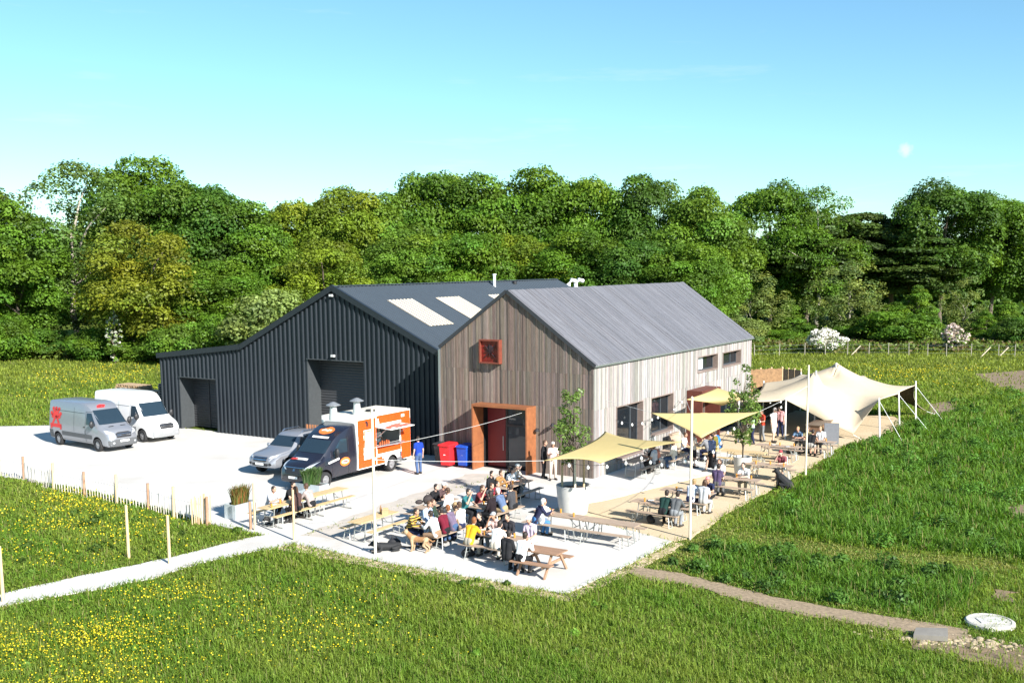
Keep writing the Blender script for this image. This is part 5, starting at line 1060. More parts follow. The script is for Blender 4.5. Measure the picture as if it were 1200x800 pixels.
def person(label, loc, ang, pose, seed, top, bottom, hair, topk="tee", botk="trousers", scale=1.0, shoe=(.05, .045, .04)):
    me, J = body_mesh(pose, seed); o = bpy.data.objects.new("person", me); COL.objects.link(o); o.location = loc; o.rotation_euler = (0, 0, ang - PI / 2); o.scale = (scale,) * 3
    tag(o, label, "person"); rr = random.Random(label); put_mat(o, mk("skin_%d" % (k := rr.randrange(4)), SKIN[k], .6, var=.06, spec=.3), 0)
    def part(nm, mesh, m):
        c = bpy.data.objects.new(nm, mesh); COL.objects.link(c); c.parent = o; put_mat(c, m); return c
    tm = top if not isinstance(top, tuple) else solid(top, "top"); part("top", cloth(pose, seed, topk), tm); part(botk, cloth(pose, seed, botk), solid(bottom, "bottom")); part("shoes", cloth(pose, seed, "shoes"), solid(shoe, "shoe"))
    kind, colr = hair
    if kind != "bald":
        hc = HAIRC[colr] if isinstance(colr, str) else colr
        h = part("cap" if kind == "cap" else "hair", hair_mesh(kind), mk("hair_%.2f_%.2f_%.2f" % hc, hc, .65 if kind != "cap" else .8, var=.3, scale=30)); h.location = J["hed"]
        if kind == "cap": h2 = part("hair", hair_mesh("short"), mk("hair_dark", HAIRC["d"], .65)); h2.location = J["hed"] + Vector((0, -.01, -.022)); h2.scale = (.93, .93, .93)
    return o
BENCH = []
for (a, b, al, m_, words, offs) in TABLES:
    zz = (.062 if (b > -1.5 and a < 4.5) or a < -8.8 else .04)
    for o_ in offs:
        if o_ is None: continue
        da, db = (0, o_) if al == 'l' else (o_, 0); ax = LV if al == 'l' else GV; BENCH.append((W(a + da, b + db, zz), ax, (W(a, b, zz) - W(a + da, b + db, zz)).normalized()))
for s in (1, -1): BENCH.append((W(-14.35 + s * .62, -5.75, .03), GV, -LV * s))
taken = []
def seated(label, px, py, pose, seed, *args, face=0.0, **kw):
    p = at(px, py, .55); best = min(BENCH, key=lambda B: min(1e9, ((p - B[0]) - B[1] * max(-1.0, min(1.0, (p - B[0]).dot(B[1])))).xy.length))
    u = max(-.95, min(.95, (p - best[0]).dot(best[1])))
    for _ in range(12):
        if all(not (t[0] is best and abs(t[1] - u) < .47) for t in taken): break
        u += .12 if u < .5 else -.12
    taken.append((best, u)); q = best[0] + best[1] * u; d = best[2]; q.z = best[0].z - .005
    return person(label, q, math.atan2(d.y, d.x) + face, pose, seed, *args, **kw)
WHT = (.72, .71, .69); BLK = (.015, .015, .017); NAV = (.02, .025, .06); JEAN = (.05, .09, .17); GRY = (.20, .21, .22); MAR = (.13, .012, .025)
seated("man in pale grey tee at the left end of the nearest truck table", 311, 594, "sitA", 1, (.40, .41, .46), BLK, ("short", "d"))
seated("man in black tee leaning on the nearest truck table", 326, 586, "sitA", 2, BLK, BLK, ("short", "d"))
seated("woman in brown top with her back to us by the path post", 350, 598, "sitB", 1, (.07, .04, .035), BLK, ("long", "b"), topk="long")
seated("person in dusty pink hoodie sitting by the green trough planter", 365, 592, "sitA", 3, (.33, .27, .25), BLK, ("short", "b"), topk="long")
seated("man in yellow and black striped shirt on the patio", 473, 621, "sitA", 2, striped((.62, .38, .06), (.02, .018, .015)), NAV, ("short", "d"), topk="long")
seated("person in pale blue hoodie next to the striped shirt", 491, 614, "sitB", 2, (.42, .52, .68), JEAN, ("short", "b"), topk="long")
seated("woman in plain white top with her back to us facing the striped shirt", 506, 632, "sitA", 1, WHT, (.25, .16, .10), ("short", "d"), topk="long")
seated("person in maroon top beside the plum jumper", 521, 628, "sitC", 3, MAR, BLK, ("short", "d"))
seated("person in plum grey jumper and jeans with back to the yellow tee", 533, 621, "sitA", 3, (.13, .10, .15), JEAN, ("short", "r"), topk="long")
seated("brown haired person in loose white shirt behind the dark rucksack", 530, 600, "sitB", 1, WHT, (.08, .09, .10), ("short", "b"), topk="long")
seated("person in white cap half hidden behind the dark rucksack", 509, 588, "sitA", 2, (.08, .05, .05), BLK, ("cap", (.75, .74, .72)))
seated("person in mustard yellow tee with their back to us", 538, 642, "sitA", 1, (.62, .33, .02), (.30, .27, .22), ("short", "r"))
seated("person in white tee on the bench beside the mustard tee", 566, 648, "sitA", 3, WHT, (.42, .38, .32), ("short", "d"))
seated("person in tan cap opposite the mustard tee", 551, 622, "sitC", 2, (.28, .20, .13), NAV, ("cap", (.33, .22, .11)))
seated("bearded person in black top opposite the white tee", 579, 622, "sitA", 2, BLK, BLK, ("short", "d"))
seated("person in grey cap and pale pink top at the crowded patio table", 592, 625, "sitC", 1, (.60, .42, .38), GRY, ("cap", (.30, .32, .33)))
seated("dark haired person in white long sleeved shirt at the picnic table", 611, 655, "sitA", 1, WHT, BLK, ("short", "d"), topk="long")
seated("person in lilac top and white hat on the far side of the picnic table", 634, 637, "sitB", 2, (.55, .47, .56), WHT, ("cap", (.75, .74, .74)))
seated("person in maroon striped tee with an arm raised", 560, 594, "sitC", 2, (.16, .03, .035), GRY, ("long", "b"))
seated("person in dark red tee next to the raised arm", 571, 586, "sitA", 1, (.20, .02, .03), (.35, .36, .4), ("short", "d"))
seated("long haired person dressed in black with their back to us in the crowd", 585, 607, "sitB", 3, (.018, .012, .014), BLK, ("long", "d"), topk="long")
seated("grey haired person in steel blue jumper on the patio", 598, 600, "sitA", 3, (.09, .13, .22), (.34, .25, .14), ("short", "w"), topk="long")
seated("dark haired person in white tee at the table nearest the doorway", 566, 567, "sitA", 2, WHT, BLK, ("short", "d"))
seated("person in cream cap and cream top at the table nearest the doorway", 580, 561, "sitC", 1, (.58, .52, .42), GRY, ("cap", (.70, .66, .56)))
seated("person in tan brown shirt with their back to us near the doorway", 587, 575, "sitA", 1, (.27, .15, .06), NAV, ("short", "b"), topk="long")
seated("person in baggy white shirt with their back to us near the doorway", 601, 573, "sitA", 3, WHT, BLK, ("short", "b"), topk="long")
seated("white haired man in navy jumper and jeans at the long table", 616, 617, "sitA", 1, (.02, .022, .05), (.06, .17, .36), ("short", "w"), topk="long", face=-.7)
seated("woman in white top on the far bench of the long table", 633, 609, "sitA", 2, WHT, GRY, ("short", "b"))
seated("person in dark green top, left of the pair with backs to us on the gravel", 769, 605, "sitA", 2, (.012, .035, .03), BLK, ("short", "d"), topk="long")
seated("person in charcoal jumper, right of the pair with backs to us on the gravel", 782, 607, "sitA", 3, (.09, .095, .10), GRY, ("short", "d"), topk="long")
seated("person in pale blue and white shirt behind the gravel pole", 807, 588, "sitA", 1, (.55, .60, .72), NAV, ("short", "y"))
seated("person in pale grey tee with black socks near the gravel pole", 829, 592, "sitB", 1, (.42, .43, .45), (.38, .37, .35), ("long", "b"))
seated("man in navy tee and pink cap near the gravel pole", 841, 577, "sitA", 2, NAV, BLK, ("cap", (.60, .20, .20)))
seated("person in violet tee with their back to us before the far pot", 836, 570, "sitB", 3, (.07, .05, .10), (.1, .1, .1), ("short", "d"))
seated("long haired woman in white top beside the far pot", 855, 556, "sitB", 2, WHT, (.15, .11, .09), ("long", "b"))
seated("person in white printed tee, left of the pair by the black dog", 890, 556, "sitA", 1, WHT, (.25, .23, .2), ("short", "d"))
seated("person in patterned maroon top and red cap by the black dog", 902, 556, "sitC", 2, (.20, .06, .07), (.55, .53, .5), ("cap", (.30, .04, .05)), botk="shorts")
seated("man in blue grey tee at the table before the tent", 930, 519, "sitA", 2, (.10, .16, .24), GRY, ("short", "y"))
seated("person in brown top between the men before the tent", 942, 513, "sitB", 1, (.15, .06, .045), BLK, ("short", "b"))
seated("person in black vest at the table before the tent", 953, 522, "sitA", 3, BLK, (.3, .28, .25), ("short", "d"), topk="vest", botk="shorts")
seated("fair haired man in white tee before the tent bar", 961, 520, "sitB", 3, WHT, (.1, .1, .12), ("short", "y"))
seated("person in bright blue tee beyond the drooping sail", 851, 517, "sitA", 1, (.03, .17, .48), NAV, ("short", "d"), botk="shorts")
seated("person in olive tee beside the bright blue tee", 861, 520, "sitB", 2, (.16, .13, .03), (.4, .3, .2), ("short", "b"), botk="shorts")
seated("person in coral top against the barn wall", 770, 541, "sitA", 3, (.60, .22, .14), (.45, .4, .36), ("short", "b"))
seated("person in pale grey tee against the barn wall", 742, 541, "sitB", 1, (.42, .42, .43), BLK, ("short", "b"))
seated("person in black sweater right of the dark rucksack", 519, 592, "sitA", 3, BLK, NAV, ("short", "d"), topk="long")
seated("broad person in black jumper behind the picnic table", 600, 630, "sitB", 2, (.03, .03, .035), BLK, ("short", "d"), topk="long")
seated("person in black tee against the barn wall left of the coral top", 757, 543, "sitA", 1, BLK, BLK, ("short", "d"))
seated("person in white tee far along the wall tables", 800, 527, "sitB", 3, WHT, NAV, ("short", "b"))
seated("person in khaki top under the tent's near edge", 872, 512, "sitA", 3, (.20, .17, .09), GRY, ("short", "b"))
seated("person in navy top left of the blue grey tee before the tent", 922, 517, "sitB", 1, NAV, GRY, ("long", "b"))
seated("person in charcoal tee next to the maroon striped tee", 574, 600, "sitB", 3, (.05, .05, .055), BLK, ("short", "d"))
seated("person in dark green hoodie at the striped shirt's table", 497, 624, "sitB", 3, (.03, .05, .035), BLK, ("short", "b"), topk="long")
seated("person in brown jumper in the thick of the crowd", 583, 598, "sitB", 2, (.12, .07, .04), BLK, ("short", "b"), topk="long")
seated("person in black shirt on the right end of the mustard tee's bench", 590, 653, "sitB", 3, (.02, .02, .022), BLK, ("short", "d"), topk="long")
seated("person in grey hoodie near the rust red porch", 818, 528, "sitA", 3, (.18, .18, .19), NAV, ("short", "d"), topk="long")
seated("person in cream jumper along the wall tables", 785, 537, "sitB", 1, (.60, .55, .46), JEAN, ("long", "b"), topk="long")
seated("person in teal shirt at the dark rucksack's table", 541, 603, "sitC", 3, (.03, .13, .14), BLK, ("short", "d"))
seated("person in dark grey top in the middle of the crowd", 552, 600, "sitA", 1, (.05, .05, .055), BLK, ("short", "b"), topk="long")
seated("person in black hoodie at the end of the doorway table", 574, 577, "sitB", 2, BLK, BLK, ("short", "d"), topk="long")
seated("person in white polo between the plum jumper and the crowd", 543, 616, "sitB", 1, WHT, NAV, ("short", "b"))
def standing(label, px, py, ang, *args, z=.05, **kw): p = at(px, py, z); return person(label, p, math.radians(ang), *args, **kw)
seated("man in black tee at the left end of the table nearest the doorway", 549, 566, "sitB", 2, BLK, BLK, ("short", "d"))
standing("large man in white shirt and white shorts standing under the tent", 906, 518, -40, "stA", 1, WHT, WHT, ("short", "g"), botk="shorts", scale=1.08)
standing("person in red top standing under the tent", 893, 517, 200, "stB", 1, (.50, .06, .03), GRY, ("short", "b"))
standing("person in pink tee standing behind the man in white", 914, 512, 230, "stA", 2, (.55, .28, .28), NAV, ("short", "d"))
standing("person in pale green top standing behind the slender potted tree", 881, 520, 190, "stB", 2, (.42, .58, .40), NAV, ("long", "y"))
standing("woman in blue top and long black skirt walking past the gravel pole", 834, 552, 215, "walk", 1, (.13, .17, .30), BLK, ("long", "d"), topk="long", botk="skirt")
standing("person in cream top and black shorts standing near the barn wall", 812, 548, 20, "stB", 1, (.55, .47, .38), BLK, ("short", "b"), botk="shorts")
standing("person in black standing beside the orange doorway", 637, 560, -20, "stA", 2, BLK, BLK, ("short", "b"), topk="long", z=.062)
standing("person in pale pink top carrying things beside the doorway", 648, 562, -80, "stB", 2, (.58, .42, .38), (.5, .4, .33), ("cap", (.66, .6, .5)), z=.062)
standing("customer in royal blue tee and jeans waiting at the food truck hatch", 491, 555, 125, "stA", 1, (.012, .04, .26), (.06, .10, .20), ("short", "d"))
sv = person("server in white apron behind the food truck hatch", W(-3.35, 9.9, .52), math.atan2(-GV.y, -GV.x), "stB", 1, WHT, BLK, ("cap", (.7, .7, .68)), scale=.94); sv["label"] = "server in white top and cap behind the food truck hatch"
# ------------------------------------------------------------------ dogs
def dog(label, loc, ang, pose, cols, scale=1.0):
    mb = MB(); V_ = Vector
    if pose == "stand":
        spine = [(0, -.30, .47), (0, 0, .45), (0, .25, .48)]; rad = (.10, .11, .135); neck = (0, .42, .62); head = (0, .52, .70); legs = [((s * .09, .24, .42), (s * .09, .22, .22), (s * .09, .25, .03)) for s in (1, -1)] + [((s * .09, -.30, .42), (s * .10, -.22, .27), (s * .10, -.38, .16), (s * .10, -.34, .03)) for s in (1, -1)]; tail = [(0, -.40, .50), (0, -.55, .42), (0, -.64, .46)]
    elif pose == "sit":
        spine = [(0, -.22, .17), (0, -.06, .31), (0, .10, .44)]; rad = (.19, .17, .16); neck = (0, .17, .58); head = (0, .25, .66); legs = [((s * .08, .14, .42), (s * .08, .18, .22), (s * .08, .20, .03)) for s in (1, -1)] + [((s * .12, -.2, .18), (s * .17, .05, .20), (s * .16, -.10, .04), (s * .16, .08, .03)) for s in (1, -1)]; tail = [(0, -.36, .10), (0, -.55, .05), (.05, -.72, .04)]
    else:
        spine = [(0, -.35, .15), (0, 0, .16), (0, .28, .19)]; rad = (.13, .13, .14); neck = (0, .43, .27); head = (0, .54, .30); legs = [((s * .10, .26, .14), (s * .13, .30, .06), (s * .13, .55, .03)) for s in (1, -1)] + [((s * .12, -.34, .14), (s * .20, -.12, .13), (s * .2, -.34, .05), (s * .2, -.14, .03)) for s in (1, -1)]; tail = [(0, -.46, .12), (.06, -.66, .05), (.12, -.84, .04)]
    for (p, q, r0, r1) in zip(spine[:-1], spine[1:], rad[:-1], rad[1:]): capsule(mb, p, q, r0, r1)
    capsule(mb, spine[-1], neck, .12, .095); capsule(mb, neck, head, .09, .09); h = V_(head); capsule(mb, h, h + V_((0, .13, -.04)), .052, .036)
    for s in (1, -1): capsule(mb, h + V_((s * .05, -.02, .05)), h + V_((s * .065, -.03, .13)), .028, .008)
    for L in legs:
        for i, (p, q) in enumerate(zip(L[:-1], L[1:])): r_ = (.065, .042, .032, .03)[i]; capsule(mb, p, q, r_, max(.028, r_ * .72))
        capsule(mb, L[-1], V_(L[-1]) + V_((0, .05, 0)), .034, .03)
    for p, q in zip(tail[:-1], tail[1:]): capsule(mb, p, q, .032, .022)
    me = remesh(mb, "dog", .014); o = bpy.data.objects.new("dog", me); COL.objects.link(o); o.location = loc; o.rotation_euler = (0, 0, ang - PI / 2); o.scale = (scale,) * 3
    m1, m2 = [mk("fur_%.2f_%.2f_%.2f" % c, c, .8, var=.25, scale=25) for c in cols]; me.materials.append(m1); me.materials.append(m2); rr = random.Random(label)
    for f in me.polygons:
        c = f.center; f.material_index = 1 if (cols[0] != cols[1] and (c.z < .2 * (2 if pose == "stand" else .5) or c.y > .42 or math.sin(c.x * 9 + c.y * 13) > .65)) else 0
    tag(o, label, "dog")
dog("tan dog standing beside the bench below the striped shirt", at(491, 646, .062), math.radians(160), "stand", ((.30, .15, .06), (.42, .28, .16)), .95)
dog("black dog lying behind the foreground pole", at(455, 645, .062), math.radians(200), "lie", ((.012, .012, .013), (.012, .012, .013)))
dog("white and black dog lying by the nearest truck table", at(326, 613, .05), math.radians(230), "lie", ((.34, .33, .32), (.02, .02, .02)))
dog("black dog sitting at the grass edge of the gravel", at(917, 573, .04), math.radians(150), "sit", ((.012, .012, .014), (.012, .012, .014)), 1.2)
# ------------------------------------------------------------------ vegetation
def np_mesh(name, V, F4, C, mats, parent=None, mi=None):
    """V (n,3), F4 (m,4) quads, C (m,3) colour per face"""
    me = bpy.data.meshes.new(name); n, m = len(V), len(F4)
    me.vertices.add(n); me.vertices.foreach_set("co", np.ascontiguousarray(V, np.float32).ravel())
    me.loops.add(m * 4); me.loops.foreach_set("vertex_index", np.ascontiguousarray(F4, np.int32).ravel())
    me.polygons.add(m); me.polygons.foreach_set("loop_start", np.arange(0, 4 * m, 4, dtype=np.int32)); me.polygons.foreach_set("loop_total", np.full(m, 4, np.int32))
    for mm in (mats if isinstance(mats, (list, tuple)) else [mats]): me.materials.append(mm)
    if mi is not None: me.polygons.foreach_set("material_index", np.ascontiguousarray(mi, np.int32))
    me.update(calc_edges=True)
    at_ = me.color_attributes.new("Col", 'FLOAT_COLOR', 'CORNER'); cc = np.ones((m, 4, 4), np.float32); cc[:, :, :3] = np.asarray(C, np.float32)[:, None, :]; at_.data.foreach_set("color", cc.ravel())
    o = bpy.data.objects.new(name, me); COL.objects.link(o); o.parent = parent; return o
def leaf_mat(name, tint, tr=.35, rough=.55):
    m = bpy.data.materials.new(name); t, b = nt(m); ca = N(t, "ShaderNodeVertexColor", layer_name="Col"); mx = N(t, "ShaderNodeMix", data_type='RGBA', blend_type='MULTIPLY'); mx.inputs[0].default_value = 1; mx.inputs[7].default_value = tuple(tint) + (1,)
    t.links.new(ca.outputs[0], mx.inputs[6]); t.links.new(mx.outputs[2], b.inputs["Base Color"]); b.inputs["Roughness"].default_value = rough; b.inputs["Specular IOR Level"].default_value = .3
    g2 = N(t, "ShaderNodeMix", data_type='RGBA', blend_type='MULTIPLY'); g2.inputs[0].default_value = 1; g2.inputs[7].default_value = (1.25, 1.15, .45, 1); t.links.new(mx.outputs[2], g2.inputs[6])
    tr_ = N(t, "ShaderNodeBsdfTranslucent"); t.links.new(g2.outputs[2], tr_.inputs[0]); ms = N(t, "ShaderNodeMixShader"); ms.inputs[0].default_value = tr; t.links.new(b.outputs[0], ms.inputs[1]); t.links.new(tr_.outputs[0], ms.inputs[2]); t.links.new(ms.outputs[0], t.nodes["Material Output"].inputs[0]); return m
def unit(v): return v / np.maximum(1e-9, np.linalg.norm(v, axis=-1, keepdims=True))
def leaves(P, Nn, size, rng, elong=1.5):
    n = len(P); u = unit(np.cross(Nn, rng.normal(size=(n, 3)))); w = np.cross(Nn, u); s = size[:, None]
    V = np.stack([P - u * s * elong * .5, P + w * s * .5 + Nn * s * .12, P + u * s * elong * .5 - Nn * s * .1, P - w * s * .5 + Nn * s * .12], 1).reshape(-1, 3); return V, np.arange(4 * n).reshape(n, 4)
def crown_pts(rng, H, R, base, nl, npl, lobe=(.20, .36), flat=.8, top=1.0, airy=0.0, cone=0.0):
    """leaf clump points on many lobes that fill an uneven crown"""
    cen, rad = [], []; hc = H - base; zc = base + hc * .46
    for k in range(nl):
        for _ in range(40):
            if cone: z = rng.uniform(0, 1); a = rng.uniform(0, 2 * PI); rr = R * ((1 - z) ** .8 + .06) * math.sqrt(rng.uniform(.12, 1)); rl = R * rng.uniform(*lobe) * (1 - .4 * z); c = np.array([rr * math.cos(a) * .8, rr * math.sin(a) * .8, base + hc * (z * .9 + .04)])
            else:
                d = rng.normal(size=3); d /= np.linalg.norm(d); rl = R * rng.uniform(*lobe); f = 1.0 if rng.random() < .8 else rng.uniform(.3, .8); sz_ = (hc * .54 - rl * .8) if d[2] > 0 else hc * .42
                if d[2] < 0: d[:2] *= (1 - .25 * abs(d[2]))
                wob_ = 1 + .13 * math.sin(3 * math.atan2(d[1], d[0]) + 2 * d[2] + nl); c = np.array([d[0] * (R - rl * .75) * f * wob_, d[1] * (R - rl * .75) * f * wob_, zc + d[2] * sz_ * f * (1 + .12 * math.sin(5 * d[0] + 3 * d[1] + nl))])
            if all(np.linalg.norm(c - q) > .62 * min(rl, r2) for q, r2 in zip(cen, rad)): break
        cen.append(c); rad.append(rl)
    P, Nn, K = [], [], []
    for k, (c, rl) in enumerate(zip(cen, rad)):
        m = max(12, int(npl * (rl / (R * .3)) ** 2)); d = unit(rng.normal(size=(m, 3))); d[:, 2] = np.where(d[:, 2] < -.35, -d[:, 2], d[:, 2])
        q = rl * (rng.uniform(.55, 1.08, m) ** .6)[:, None] * (1 + .22 * np.sin(d[:, :1] * 5 + k) * np.cos(d[:, 1:2] * 6 + k * 2)); p = c + d * q * np.array([1, 1, flat])
        P.append(p); Nn.append(unit(d + rng.normal(scale=.55, size=d.shape) + np.array([0, 0, .25]))); K.append(np.full(m, k))
    P, Nn, K = np.concatenate(P), np.concatenate(Nn), np.concatenate(K)
    if airy: keep = rng.random(len(P)) > airy; P, Nn, K = P[keep], Nn[keep], K[keep]
    return P, Nn, K, np.array(cen), np.array(rad)
M_BARK = mk("grey_brown_bark", (.13, .10, .075), .9, var=.35, scale=3, bump=.6, stretch=(3, 3, .5))
M_BARKL = mk("pale_bark", (.34, .30, .24), .85, var=.3, scale=3)
def trunk_mesh(rng, H, base, cen, r0, bark, parent, nlimb=7, name="trunk"):
    mb = MB(); top = base + (H - base) * .62; w = [Vector((rng.normal(0, .12) * (i > 0), rng.normal(0, .12) * (i > 0), -.3 + (top + .3) * i / 6)) for i in range(7)]
    mb.tube(w, [r0 * (1.25 if i == 0 else 1) * (1 - .75 * i / 6) for i in range(7)], 8)
    for k in rng.permutation(len(cen))[:nlimb]:
        c = Vector(cen[k]); f = min(.95, max(.25, (c.z * .62) / max(.1, top))); s = w[0].lerp(w[-1], f); mid = s.lerp(c, .5) + Vector((0, 0, .05 * H)); mb.tube([s, s.lerp(mid, .6), mid, mid.lerp(c, .6), c], [r0 * .38, r0 * .33, r0 * .26, r0 * .17, r0 * .06], 6)
    return mb.build(name, bark, parent, smooth=True)
def tree_proto(seed, H, R, base, nl, npl, size, mat_, bark=None, r0=.35, **kw):
    rng = np.random.default_rng(seed); P, Nn, K, cen, rad = crown_pts(rng, H, R, base, nl, npl, **kw); n = len(P)
    lob = rng.uniform(.66, 1.3, nl)[K]; hue = rng.normal(0, .07, nl)[K]; val = lob * rng.uniform(.84, 1.18, n)
    C = np.stack([val * (1 + hue), val, val * (1 - hue)], 1); V, F = leaves(P, Nn, size * rng.uniform(.6, 1.35, n), rng)
    cr = np_mesh("crown", V, F, C, mat_); tr = trunk_mesh(rng, H, base, cen, r0, bark or M_BARK, None); md = (cr.data, tr.data); bpy.data.objects.remove(cr); bpy.data.objects.remove(tr); return md
G = dict(mid=(0.101, 0.194, 0.015), dark=(0.069, 0.142, 0.015), yel=(0.155, 0.224, 0.017), olive=(0.172, 0.202, 0.017), fresh=(0.125, 0.224, 0.022), blue=(0.112, 0.181, 0.034), birch=(0.185, 0.245, 0.060), con=(0.060, 0.103, 0.017))
LM = {k: leaf_mat("foliage_" + k, v) for k, v in G.items()}
PT = dict(oakA=tree_proto(1, 20, 7.5, 1.2, 66, 720, .24, LM["mid"], lobe=(.24, .40)), oakB=tree_proto(2, 20, 7.0, 1.0, 72, 660, .23, LM["mid"], lobe=(.22, .36)), oakC=tree_proto(3, 20, 7.8, 1.2, 62, 760, .245, LM["mid"], lobe=(.26, .42)),
          oakH=tree_proto(21, 20, 7.4, 4.6, 60, 640, .24, LM["mid"], lobe=(.24, .38)),
          ash=tree_proto(4, 20, 7.0, 2.5, 120, 330, .20, LM["mid"], M_BARKL, lobe=(.15, .25), airy=.1), maple=tree_proto(5, 15, 6.2, .8, 66, 540, .20, LM["olive"], lobe=(.20, .34)),
          conif=tree_proto(6, 19, 5.2, 6.5, 72, 420, .24, LM["con"], lobe=(.26, .44), flat=.4), birch=tree_proto(7, 10, 3.2, .2, 100, 300, .125, LM["birch"], M_BARKL, .08, lobe=(.12, .22), flat=1.5, airy=.1), young=tree_proto(8, 8, 2.9, .2, 64, 380, .13, LM["fresh"], None, .12, lobe=(.2, .36), cone=1.0),
          shrub=tree_proto(9, 4, 3.0, .05, 50, 420, .125, LM["mid"], None, .08, lobe=(.22, .40)), shrub2=tree_proto(10, 4.5, 2.6, .05, 54, 380, .12, LM["fresh"], None, .08, lobe=(.2, .36)))
PTH = dict(oakH=(20, 7.4), oakA=(20, 7.5), oakB=(20, 7.0), oakC=(20, 7.8), ash=(20, 7), maple=(15, 6.2), conif=(19, 5.2), birch=(10, 3.2), young=(8, 2.9), shrub=(4, 3.0), shrub2=(4.5, 2.6))
H0_ = lambda k: PTH[k][0]
def tree(kind, px, ytop, half, Y, mat_key, label, name="tree", cat="tree", group=None):
    top = atY(px, ytop, Y); e = atY(px + half * (1.28 if H0_(kind) >= 15 else 1.1), ytop, Y); H0, R0 = PTH[kind]; sx = (e.x - top.x) / R0 / .93; sz = top.z / H0
    root = thing(name, label, cat, (top.x, Y, 0), random.uniform(0, 6.28), group); root.scale = (sx, sx, sz)
    for nm, me in zip(("crown", "trunk"), PT[kind]):
        o = bpy.data.objects.new(nm, me); COL.objects.link(o); o.parent = root
        if nm == "crown": put_mat(o, LM[mat_key])
    return root
GT = "trees of the wood behind the barns"
TREES = [
 ("oakB", 14, 238, 50, 119, "mid", "dense green tree at the far left edge of the wood"), ("ash", 78, 196, 66, 126, "blue", "tall airy pale trunked tree above the silver van"),
 ("maple", 168, 262, 58, 113, "olive", "olive tinged round tree above the white van"), ("oakA", 158, 184, 58, 134, "mid", "tallest dark oak peaking above the olive tinged tree"),
 ("oakC", 222, 208, 56, 130, "dark", "dark oak sloping down right of the tallest oak"), ("oakB", 285, 238, 46, 128, "mid", "dense oak above the lean-to of the dark barn"),
 ("oakA", 250, 305, 46, 116, "mid", "leafy tree rising directly behind the lean-to roof"), ("shrub2", 310, 334, 52, 104, "birch", "pale bushy willow against the dark barn's left roof slope"),
 ("oakC", 350, 230, 44, 138, "yel", "yellow green tree left of the dark barn apex"), ("oakB", 402, 221, 46, 136, "yel", "yellow green oak above the dark barn apex"), ("maple", 378, 282, 46, 122, "yel", "yellowish lower tree just behind the dark barn apex"),
 ("oakA", 452, 226, 46, 140, "fresh", "bright green oak above the dark barn's first skylight"), ("oakC", 512, 195, 46, 144, "mid", "high round oak left of the white flue"), ("oakB", 560, 207, 44, 141, "mid", "oak above the white flue"),
 ("oakA", 622, 197, 52, 143, "mid", "broad high oak above the timber gable"), ("oakC", 686, 203, 48, 142, "mid", "broad oak above the left half of the timber roof"), ("oakB", 762, 207, 46, 139, "dark", "dark oak above the middle of the timber roof"),
 ("oakA", 822, 219, 48, 134, "fresh", "round bright oak above the timber roof's right end"), ("oakH", 906, 214, 42, 146, "mid", "rounded oak standing right of the gap in the skyline"), ("ash", 962, 224, 40, 143, "mid", "thin topped tree right of the rounded oak"),
 ("conif", 1002, 243, 40, 150, "con", "dark layered conifer left of the skyline dip"), ("conif", 1046, 250, 40, 152, "con", "dark layered conifer in the skyline dip"), ("oakH", 1108, 213, 50, 146, "dark", "tall dark oak above the pink blossomed bush"),
 ("oakH", 1168, 227, 44, 148, "mid", "oak to the right of the tall dark oak"), ("oakH", 1222, 236, 44, 147, "dark", "dark oak cut by the right edge of the picture"), ("oakB", -40, 215, 50, 128, "mid", "green tree cut by the left edge of the picture"),
 ("oakB", 470, 272, 42, 126, "fresh", "lower green tree behind the dark barn's skylights"), ("oakC", 546, 268, 46, 127, "mid", "lower tree behind the white flue"), ("oakA", 612, 275, 44, 128, "yel", "lower yellow green tree behind the timber apex"), ("oakB", 672, 270, 46, 126, "mid", "lower tree behind the left half of the timber roof"),
 ("oakC", 738, 276, 44, 125, "dark", "lower dark tree behind the middle of the timber roof"), ("oakA", 800, 285, 44, 122, "mid", "lower tree behind the timber roof's right end"), ("conif", 948, 262, 44, 146, "con", "spreading tree tinted dark as shade below the thin topped one"), ("conif", 1070, 268, 44, 146, "con", "spreading tree tinted dark as shade below the skyline dip"),  # shade under the canopies is put into the spreading trees' dark tint
 ("birch", 880, 318, 40, 121, "birch", "pale birch just right of the timber roof"), ("young", 925, 352, 30, 124, "fresh", "small bushy tree between the birch and the white blossomed bush"), ("birch", 996, 308, 42, 124, "birch", "tall pale willow behind the white blossomed bush"), ("young", 1078, 332, 30, 127, "fresh", "pointed young tree in the middle right of the scrub"),
 ("birch", 1132, 326, 24, 128, "birch", "slender pale tree behind the pink blossomed bush"), ("young", 1180, 348, 28, 124, "fresh", "young bright tree near the right edge of the scrub"), ("young", 1156, 362, 20, 121, "mid", "narrow young tree left of the bright young tree"), ("young", 1048, 352, 34, 122, "mid", "broad young tree left of the pointed one")]
for (k, px, yt, hw, Y, mk_, lab) in TREES:
    if px > 860: Y += 14 if Y < 130 else 12
    tree(k, px, yt, hw, Y, mk_, lab, group=GT)
